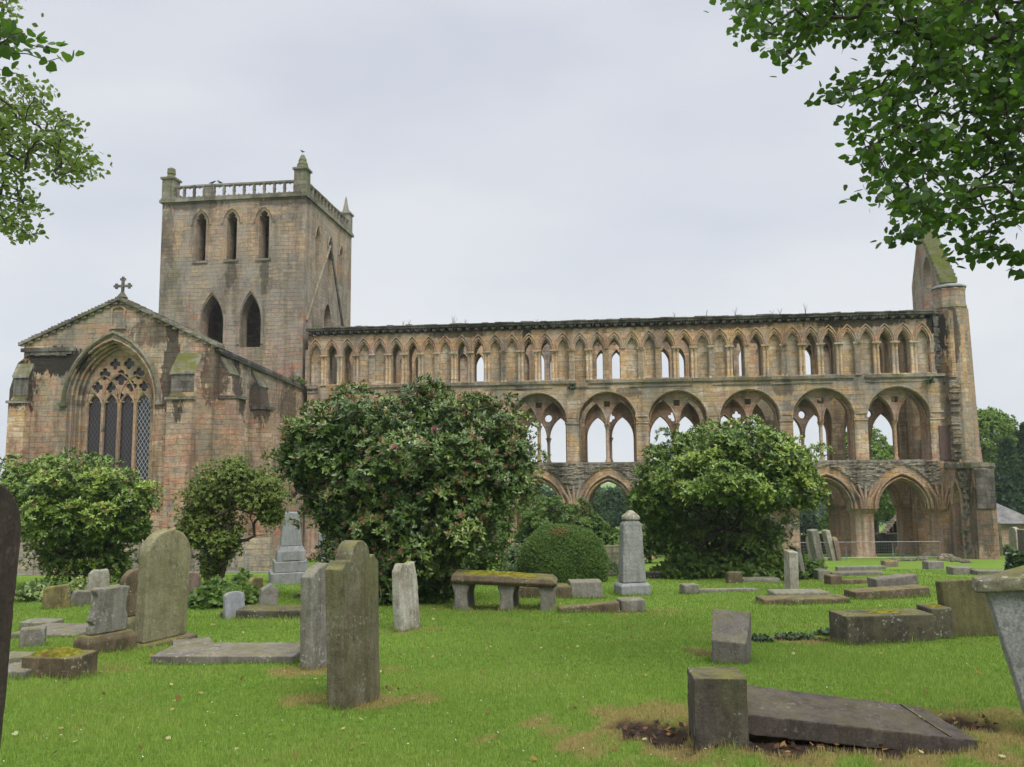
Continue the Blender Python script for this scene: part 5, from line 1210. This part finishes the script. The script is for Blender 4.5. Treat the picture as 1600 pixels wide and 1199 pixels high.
tree('dark conifer behind the slate-roofed cottage', 1585, 860, 690, 78, 42, 'conifer', 'cone', n=3400, L_=.6, seed=2)
tree('second dark conifer at the right frame edge', 1618, 860, 665, 82, 40, 'conifer', 'cone', n=3000, L_=.6, seed=3)
tree('broadleaf tree seen through the arch nearest the ruin corner', 1372, 880, 668, 88, 42, 'fartree', seed=4, n=2600)
tree('dense tree behind the lowest arch nearest the ruin corner', 1400, 880, 700, 80, 40, 'fartree', seed=5, n=2400)
tree('dark broadleaf tree low behind the corner arch', 1330, 880, 765, 86, 32, 'fartree', seed=6, n=1600)
tree('hazy tree seen through the arch beside the obelisk', 955, 890, 765, 105, 40, 'farwood', seed=7, n=2200)
tree('tall hazy tree left in the arch beside the obelisk', 920, 890, 770, 95, 34, 'farwood', seed=8, n=2000)
tree('hazy tree behind the arch left of the clipped bush', 845, 890, 768, 98, 42, 'farwood', seed=9, n=2000)
tree('tree behind the left nave piers', 770, 890, 760, 95, 44, 'farwood', seed=10, n=1600)
tree('hazy tree behind the rounded rhododendron arches', 1060, 890, 768, 110, 46, 'farwood', seed=12, n=1600)
tree('low tree behind the rounded rhododendron arches', 1160, 890, 772, 112, 46, 'farwood', seed=13, n=1600)
tree('low hazy tree right of the rounded rhododendron', 1250, 890, 790, 100, 34, 'farwood', seed=14, n=1600)
tree('tree behind the tower end of the nave arcade', 640, 890, 765, 92, 50, 'farwood', seed=15, n=1400)
def far_wood():
    C = []; r_ = np.random.default_rng(5)
    for row in range(5):
        d = 230+row*45
        for i in range(64):
            x = -230+460*i/63+r_.normal(0, 3)+0; y = d+r_.normal(0, 10); b = gz(x, y); h = r_.uniform(9, 15)
            m = 60; q = unit(r_.normal(0, 1, (m, 3))); q[:, 2] = abs(q[:, 2])
            C.append(np.stack([x+q[:, 0]*6, y+q[:, 1]*6, b+q[:, 2]*h+.5], -1))
    C = np.concatenate(C); V = leaves(C, np.tile([0, -.4, .9], (len(C), 1)), 4, 2.2, 1.5, 20, 100, 'diamond', .5, rng.random(len(C)), .2)
    o = link('far_wood', polymesh('far_wood', V[0], 4, V[1]), M['farwood']); tag(o, 'blue hazy wooded hillside far beyond the ruin', 'woodland', kind='stuff')
far_wood()

# ------------------------------------------------------------------ cottage, railings, fence, walls
def cottage():
    P = at(1556, 860, 72); P.z = float(gz(P.x, P.y)); e = empty('cottage', P, R(-8), 'low brown stone cottage with a slate hipped roof at the right edge', 'cottage')
    zt = at(1600, 818, 72).z-P.z; zr = at(1560, 775, 75).z-P.z
    w = MB(); w.box(-4.6, 3.7, 0, 6, -1, zt); w.build('wall', M['pier'], e)
    r = MB(); r.add([(-4.9, -.3, zt), (4.0, -.3, zt), (4.0, 6.3, zt), (-4.9, 6.3, zt), (-3.4, 3, zr), (.2, 3, zr)], [(0, 1, 5, 4), (1, 2, 5), (2, 3, 4, 5), (3, 0, 4), (3, 2, 1, 0)]); r.build('roof', M['slate'], e)
    g = MB(); g.tube([(-4.95, -.36, zt-.02), (4.05, -.36, zt-.02), (4.05, 6.3, zt-.02)], .07, 6); g.build('gutter', M['iron'], e)
cottage()
def railing():
    a, b = gp(1516, 864), gp(1610, 864); a = Vector((a.x, a.y+8, 0)); b = Vector((b.x, b.y+8, 0)); a.z = float(gz(a.x, a.y)); b.z = float(gz(b.x, b.y))
    e = empty('railing', a, 0, 'rusty brown iron railing behind the herbs at the right', 'railing'); d = b-a; n = 34
    for h in (.25, 1.35):
        m = MB(); m.tube([(0, 0, h), (d.x, d.y, d.z+h)], .025, 5); m.build('rail', M['wood'], e)
    for i in range(n):
        m = MB(); q = d*(i/(n-1)); m.tube([(q.x, q.y, q.z), (q.x, q.y, q.z+1.5)], [.018, .018], 5); m.build('bar', M['wood'], e)
railing()
def fence(label, u0, u1, v, n, vtop, d=None):
    A, B = gp(u0, v), gp(u1, v)
    if d:
        A = at(u0, v, d); B = at(u1, v, d); A.z = float(gz(A.x, A.y)); B.z = float(gz(B.x, B.y))
    s = depth(A)/F
    for i in range(n):
        p, q = A.lerp(B, i/n), A.lerp(B, (i+1)/n); q = p.lerp(q, .985); h = (at(u0, vtop, A.y).z-A.z)
        e = empty('fence_panel', p, 0, label, 'fence', 'steel mesh fence panels round the ruin'); D = q-p
        f = MB(); f.tube([(0, 0, .02), (0, 0, h), (D.x, D.y, D.z+h), (D.x, D.y, D.z+.02)], .017, 6); f.tube([(0, 0, .15), (D.x, D.y, D.z+.15)], .02, 6); f.build('frame', M['steel'], e)
        w = MB(); L_ = D.length
        for j in range(1, int(L_/.12)): t = j*.12/L_; w.tube([(D.x*t, D.y*t, D.z*t+.15), (D.x*t, D.y*t, D.z*t+h)], .0035, 3, False)
        for j in range(1, 5): z = .15+(h-.15)*j/5; w.tube([(0, 0, z), (D.x, D.y, D.z+z)], .004, 3, False)
        w.build('mesh_wires', M['steel'], e)
fence('steel mesh fence panel standing along the foot of the nave piers', 1250, 1470, 876, 3, 848, 44)
fence('steel mesh fence panel standing along the foot of the transept', 205, 440, 900, 4, 834, 33)
def sign():
    P = at(434, 832, 32.9); o = MB(); o.box(-.09, .09, -.012, .012, -.06, .06); q = o.build('warning_sign', M['red'], None); q.location = P; tag(q, 'small red warning sign hung on the fence by the granite monument', 'sign')
sign()
def low_wall(label, u0, u1, v0, v1, d, h, mat, name='stone_wall', top=True):
    A = at(u0, v0, d); B = at(u1, v1, d); A.z = float(gz(A.x, A.y)); B.z = float(gz(B.x, B.y)); D = B-A
    m = MB(); n = max(3, int(D.length/.5))
    for i in range(n):
        p, q = D*(i/n), D*((i+1)/n); hh = h+.12*(random.random()-.5); m.hexa([(p.x, p.y, p.z-.4), (q.x, q.y, q.z-.4), (q.x, q.y+.45, q.z-.4), (p.x, p.y+.45, p.z-.4)], [(p.x, p.y, p.z+hh), (q.x, q.y, q.z+hh), (q.x, q.y+.45, q.z+hh), (p.x, p.y+.45, p.z+hh)])
    o = m.build(name, M[mat], None); o.location = A; tag(o, label, 'wall')
low_wall('low pale pinkish stone wall in front of the transept', -30, 420, 900, 895, 35, 1.5, 'lowwall')
low_wall('dark rubble wall footing standing inside the ruined nave', 1236, 1480, 890, 885, 57, 1.35, 'dark')
low_wall('low ruined stone footing between the left piers and the clipped bush', 790, 835, 885, 885, 40, 1.0, 'rubble')
low_wall('low mossy footing behind the obelisk', 935, 975, 885, 885, 38, 1.0, 'mossy')
def rubble_heap():
    P = at(1390, 872, 60); P.z = float(gz(P.x, P.y)); m = MB()
    for i in range(12):
        for j in range(2): m.box(-1.0+i*.15+random.random()*.05, -.75+i*.16, -.3+j*.3, .05+j*.3, -.3, .9+i*.16+.08*random.random())
    o = m.build('rubble_stair', M['lowwall'], None); o.location = P; tag(o, 'stepped remnant of pale rubble rising inside the corner arch', 'ruin remnant')
rubble_heap()
def loose_stones():
    for i, (u, v, r) in enumerate([(1452, 872, .30), (1440, 876, .22), (1478, 876, .35), (1410, 877, .2), (1395, 878, .18), (1425, 877, .16), (1495, 878, .22), (1510, 880, .18), (815, 905, .2), (948, 900, .22), (1035, 895, .25)]):
        P = gp(u, v); m = MB(); m.lathe([(r*.8, -.1), (r, .05), (r*.95, r*.5), (r*.6, r*.95), (r*.1, r*1.05)], 0, 0, 7, lambda t: 1+.18*math.sin(3*t+i)+.1*math.cos(5*t))
        o = m.build('loose_stone', M['rubble'], None); o.location = P; o.scale = (1.3, .9, 1); tag(o, 'rough fallen stone lying in the grass at the foot of the ruin', 'stone', 'loose stones at the foot of the ruin')
loose_stones()

# weeds on the wall head, ferns, birds
def weeds():
    for i, (u, h) in enumerate([(612, .45), (622, .5), (697, .8), (717, .45), (836, .3), (1058, .5), (1108, .6), (1153, .7), (1210, .45), (1222, .5), (1261, .9), (700, .6)]):
        x = (u-1058)/25.3; x = x if x < 15 else 15
        o = MB()
        for k in range(5):
            a = random.random()*6.28; o.tube([(0, 0, 0), (.06*math.cos(a), .06*math.sin(a), h*.5), (.16*math.cos(a), .16*math.sin(a), h*(.7+.3*random.random()))], [.012, .008, .004], 4, False)
        q = o.build('weed', M['catstem'], None); loc = abbey.matrix_basis @ Vector((x, .2, 10.72)); q.location = loc
        tag(q, 'thin dry weed sprouting from the wall head of the nave', 'weed', 'weeds along the nave wall head')
M['catstem'] = plain('dry_stem', (.12, .11, .06), .9)
weeds()
def tuft(label, loc, r, n, mat='herb'):
    e = empty('fern', abbey.matrix_basis @ Vector(loc), 0, label, 'plant'); C = unit(rng.normal(0, 1, (n, 3)))*r*rng.uniform(.2, 1, (n, 1)); C[:, 2] = abs(C[:, 2])
    V = leaves(C, unit(C+np.array([0, -.2, .5])), 5, .22, .07, 20, 90, 'lance', .3, None, .2, .2); leafobj('fronds', [V], 6, mat, e)
tuft('green fern growing where the transept meets the tower', (-24.7, -.4, 6.9), .65, 110)
tuft('grass tuft at the foot of the gable scar on the tower', (-23.9, .9, 10.7), .4, 60, 'catmint')
tuft('small fern rooted in the wall above the triforium', (-6.6, -.1, 6.35), .28, 30, 'ivy')
tuft('dark fern rooted in the wall beside the last arch', (14.9, -.15, 6.3), .3, 30, 'ivy')
def bird(label, loc, rz, s=1.):
    prof = [(-.20, 0, .02, .012), (-.10, 0, .03, .035), (0, 0, .07, .065), (.09, 0, .12, .06), (.14, 0, .17, .042), (.18, 0, .195, .036), (.22, 0, .19, .02), (.26, 0, .185, .006)]
    m = MB(); m.tube([(p[0]*s, p[1], p[2]*s+.06) for p in prof], [p[3]*s for p in prof], 8)
    for y in (-.02, .02): m.tube([(.01*s, y, .07), (.02*s, y, 0)], .006, 4)
    q = m.build('bird', M['iron'], None, 60); q.location = abbey.matrix_basis @ Vector(loc); q.rotation_euler = (0, 0, rz); tag(q, label, 'bird')
bird('dark bird perched on the tallest corner pinnacle of the tower', (-24.8, .35, 23.03), 2.6, .95)
bird('dark bird perched on the tower parapet left of the middle', (-31.2, .1, 21.04), .4, 1.1)
bird('dark bird on the tower parapet just right of its neighbour', (-30.6, .1, 21.04), 2.8, 1.1)

# ------------------------------------------------------------------ overhanging trees in front
def bough(label, name, clusters, trunk, mat, L_, Wd, nleaf, shape, r_tip=.0035, r_max=.22, spread=.16, down=.55, flat=.5):
    """clusters: world points of twig ends; wood grows out from the trunk to reach them"""
    base = Vector(trunk[0]); e = empty(name, base, 0, label, 'tree')
    C = np.array(clusters)-np.array(base)
    w = grow([Vector(t)-base for t in trunk], [Vector(c) for c in C], r_tip, r_max, .07, .45); w.build('trunk', M['bark'], e, 60)
    n = len(C); K = np.repeat(C, nleaf, 0)+rng.normal(0, spread, (n*nleaf, 3))*np.array([1, 1, flat])
    az = rng.uniform(0, 6.283, len(K)); A = np.stack([np.cos(az)*.5, np.sin(az)*.5, rng.uniform(.3, 1, len(K))], -1)
    tn = np.repeat(np.clip(rng.normal(.48, .12, n), 0, 1), nleaf)
    V = leaves(K, A, 1, L_, Wd, 60, 125, shape, .4, tn, .2, down*.5)
    leafobj('crown', [V], len(SHAPES[shape]), mat, e)
    return e
def inside(poly, x, y):
    c = False; j = len(poly)-1
    for i in range(len(poly)):
        if (poly[i][1] > y) != (poly[j][1] > y) and x < (poly[j][0]-poly[i][0])*(y-poly[i][1])/(poly[j][1]-poly[i][1])+poly[i][0]: c = not c
        j = i
    return c
def fill(polys, n, d0, d1, gap=.42, sc=38., shift=0):
    out = []; xs = [p[0] for q in polys for p in q]; ys = [p[1] for q in polys for p in q]
    while len(out) < n:
        u, v = random.uniform(min(xs), max(xs)), random.uniform(min(ys), max(ys))
        if not any(inside(q, u, v) for q in polys): continue
        if mnoise.noise(Vector((u/sc, v/sc*1.2, shift)))*.5+.5 < gap and random.random() < .85: continue
        out.append(at(u, v, random.uniform(d0, d1)))
    return out
LIME = [(1135, -60), (1140, 25), (1165, 55), (1195, 62), (1205, 88), (1245, 100), (1262, 70), (1330, 50), (1352, 62), (1372, 52), (1385, 78), (1350, 98), (1318, 120), (1332, 150), (1360, 170), (1345, 195), (1322, 205), (1375, 215), (1340, 235), (1352, 255), (1385, 262), (1345, 290), (1352, 305), (1400, 325), (1395, 342), (1440, 345), (1452, 362), (1500, 350), (1540, 350), (1580, 345), (1700, 350), (1760, 120), (1700, -120)]
L2 = [(1330, 145), (1345, 135), (1300, 150), (1275, 156), (1285, 145)]
L3 = [(1500, 375), (1530, 365), (1560, 395), (1600, 385), (1650, 385), (1650, 425), (1560, 420), (1520, 410)]
L4 = [(1395, 365), (1440, 355), (1450, 370), (1410, 378)]
cl = fill([LIME], 640, 6.6, 9.6, .44, 34, 2)+fill([LIME], 300, 6.6, 8.6, .5, 20, 9)+fill([L2], 5, 7.2, 7.6, 0)+fill([L3], 26, 7, 8.2, .42, 25)+fill([L4], 6, 7.1, 7.6, 0)+fill([[(1240, 60), (1250, 30), (1360, 20), (1380, 50), (1330, 60)]], 20, 7, 8, .3)
bough('large lime tree whose leafy boughs hang in from the top right', 'lime_tree', cl, [(8.6, 7.6, float(gz(8.6, 7.6))-.2), (8.5, 7.7, 2.0), (8.0, 7.8, 4.2), (7.2, 7.9, 5.8)], 'lime', .080, .074, 11, 'heart', r_tip=.0026, spread=.10, flat=.42)
LB = [(-80, 125), (-20, 130), (25, 120), (75, 140), (60, 165), (100, 175), (125, 200), (110, 215), (148, 240), (155, 262), (120, 270), (100, 290), (80, 268), (92, 240), (60, 235), (55, 262), (25, 270), (30, 300), (55, 330), (60, 362), (40, 378), (10, 360), (-20, 330), (-90, 330)]
LB2 = [(-60, -40), (20, -30), (30, 10), (45, 20), (15, 30), (-60, 30)]
cl = fill([LB], 420, 12.5, 15.5, .5, 24, 4)+fill([LB2], 40, 13, 15, .3, 30)
bough('fine-leaved tree reaching in from the left edge above the transept', 'birch_tree', cl, [(-12.2, 13.6, float(gz(-12.2, 13.6))-.2), (-12.0, 13.7, 3), (-11.4, 13.8, 6), (-10.8, 13.9, 7.5)], 'birch', .11, .075, 9, 'lance', spread=.15, flat=.5)
LN = [(-60, 20), (-5, 28), (18, 42), (48, 55), (88, 78), (100, 92), (72, 84), (40, 82), (5, 88), (-60, 95)]
LN2 = [(-60, 100), (-5, 95), (14, 108), (8, 125), (-60, 150)]
cl = fill([LN], 34, 6.2, 7.0, .25, 30, 3)+fill([LN2], 12, 6.2, 7.2, .2, 30)
bough('near lime bough with large leaves at the upper left corner', 'lime_tree', cl, [(-7.2, 6.4, float(gz(-7.2, 6.4))-.2), (-7.0, 6.5, 2.5), (-6.4, 6.5, 4.6)], 'lime', .09, .085, 6, 'heart', r_tip=.003, r_max=.16, spread=.07)

# ------------------------------------------------------------------ grass, daisies, fallen leaves
blades()
def scatter(name, label, n, size, mat, cols, up, y0=5, y1=26):
    y = y0+(y1-y0)*rng.random(n)**1.25; x = rng.uniform(-1, 1, n)*(.68*y+.8)
    d, b = dryness(x, y); k = (b < .4) | (up < .03); x, y = x[k], y[k]
    C = np.stack([x, y, gz(x, y)+up*rng.uniform(.5, 1.2, len(x))], -1)
    V = leaves(C, np.tile([0, 0, 1.], (len(C), 1)), 2 if up > .03 else 1, size, size*.8, 60, 95, 'lance', .35, rng.random(len(C)), .2)
    M[mat] = leafmat(mat, cols, .2, .7, .2, cols[-1][1])
    tag(link(name, polymesh(name, V[0], 6, V[1]), M[mat]), label, 'ground cover', kind='stuff')
scatter('clover_flowers', 'white clover heads and daisies dotted through the lawn', 1000, .010, 'clover', [(0, (.5, .5, .42)), (1, (.75, .74, .68))], .055)
def litter():
    P = []
    for (u, v, ru, rv, n) in ((1035, 1140, .36, .34, 70), (1300, 1165, 1.1, .14, 60), (1515, 1130, .26, .22, 35), (1230, 998, .7, .2, 50), (612, 1076, .16, .1, 25)):
        Q = gp(u, v); r = np.sqrt(rng.random(n)); a = rng.uniform(0, 6.283, n); x = Q.x+ru*r*np.cos(a); y = Q.y+rv*r*np.sin(a); P.append(np.stack([x, y, gz(x, y)-.02+rng.uniform(0, .02, n)], -1))
    C = np.concatenate(P); V = leaves(C, np.tile([0, 0, 1.], (len(C), 1)), 1, .055, .035, 60, 98, 'lance', .4, rng.random(len(C)), .2)
    M['deadleaf'] = leafmat('dead_leaf', [(0, (.02, .013, .01)), (.55, (.06, .033, .018)), (.85, (.17, .075, .028)), (1, (.30, .17, .06))], .1, .7, .2, (.2, .1, .03))
    tag(link('leaf_litter', polymesh('leaf_litter', V[0], 6, V[1]), M['deadleaf']), 'brown and orange dead leaves lying on the bare soil', 'ground cover', kind='stuff')
litter()
scatter('fallen_leaves', 'fallen yellow and brown leaves scattered on the lawn and soil', 520, .055, 'litter', [(0, (.09, .05, .02)), (.4, (.22, .11, .03)), (.7, (.30, .28, .08)), (1, (.36, .36, .2))], .02)

# ------------------------------------------------------------------ the damp air
def haze():
    m = MB(); m.box(-700, 700, -40, 640, -48, 32)
    mat = bpy.data.materials.new('damp_air'); mat.use_nodes = True; nt = mat.node_tree
    for n in list(nt.nodes):
        if n.type == 'BSDF_PRINCIPLED': nt.nodes.remove(n)
    v = nt.nodes.new('ShaderNodeVolumePrincipled'); v.inputs['Density'].default_value = .00035; v.inputs['Color'].default_value = (.80, .88, .97, 1); v.inputs['Anisotropy'].default_value = .2
    nt.links.new(v.outputs[0], nt.nodes['Material Output'].inputs['Volume'])
    tag(m.build('haze', mat), 'faint damp haze hanging in the air', 'haze', kind='stuff')
haze()
scn.cycles.volume_bounces = 1
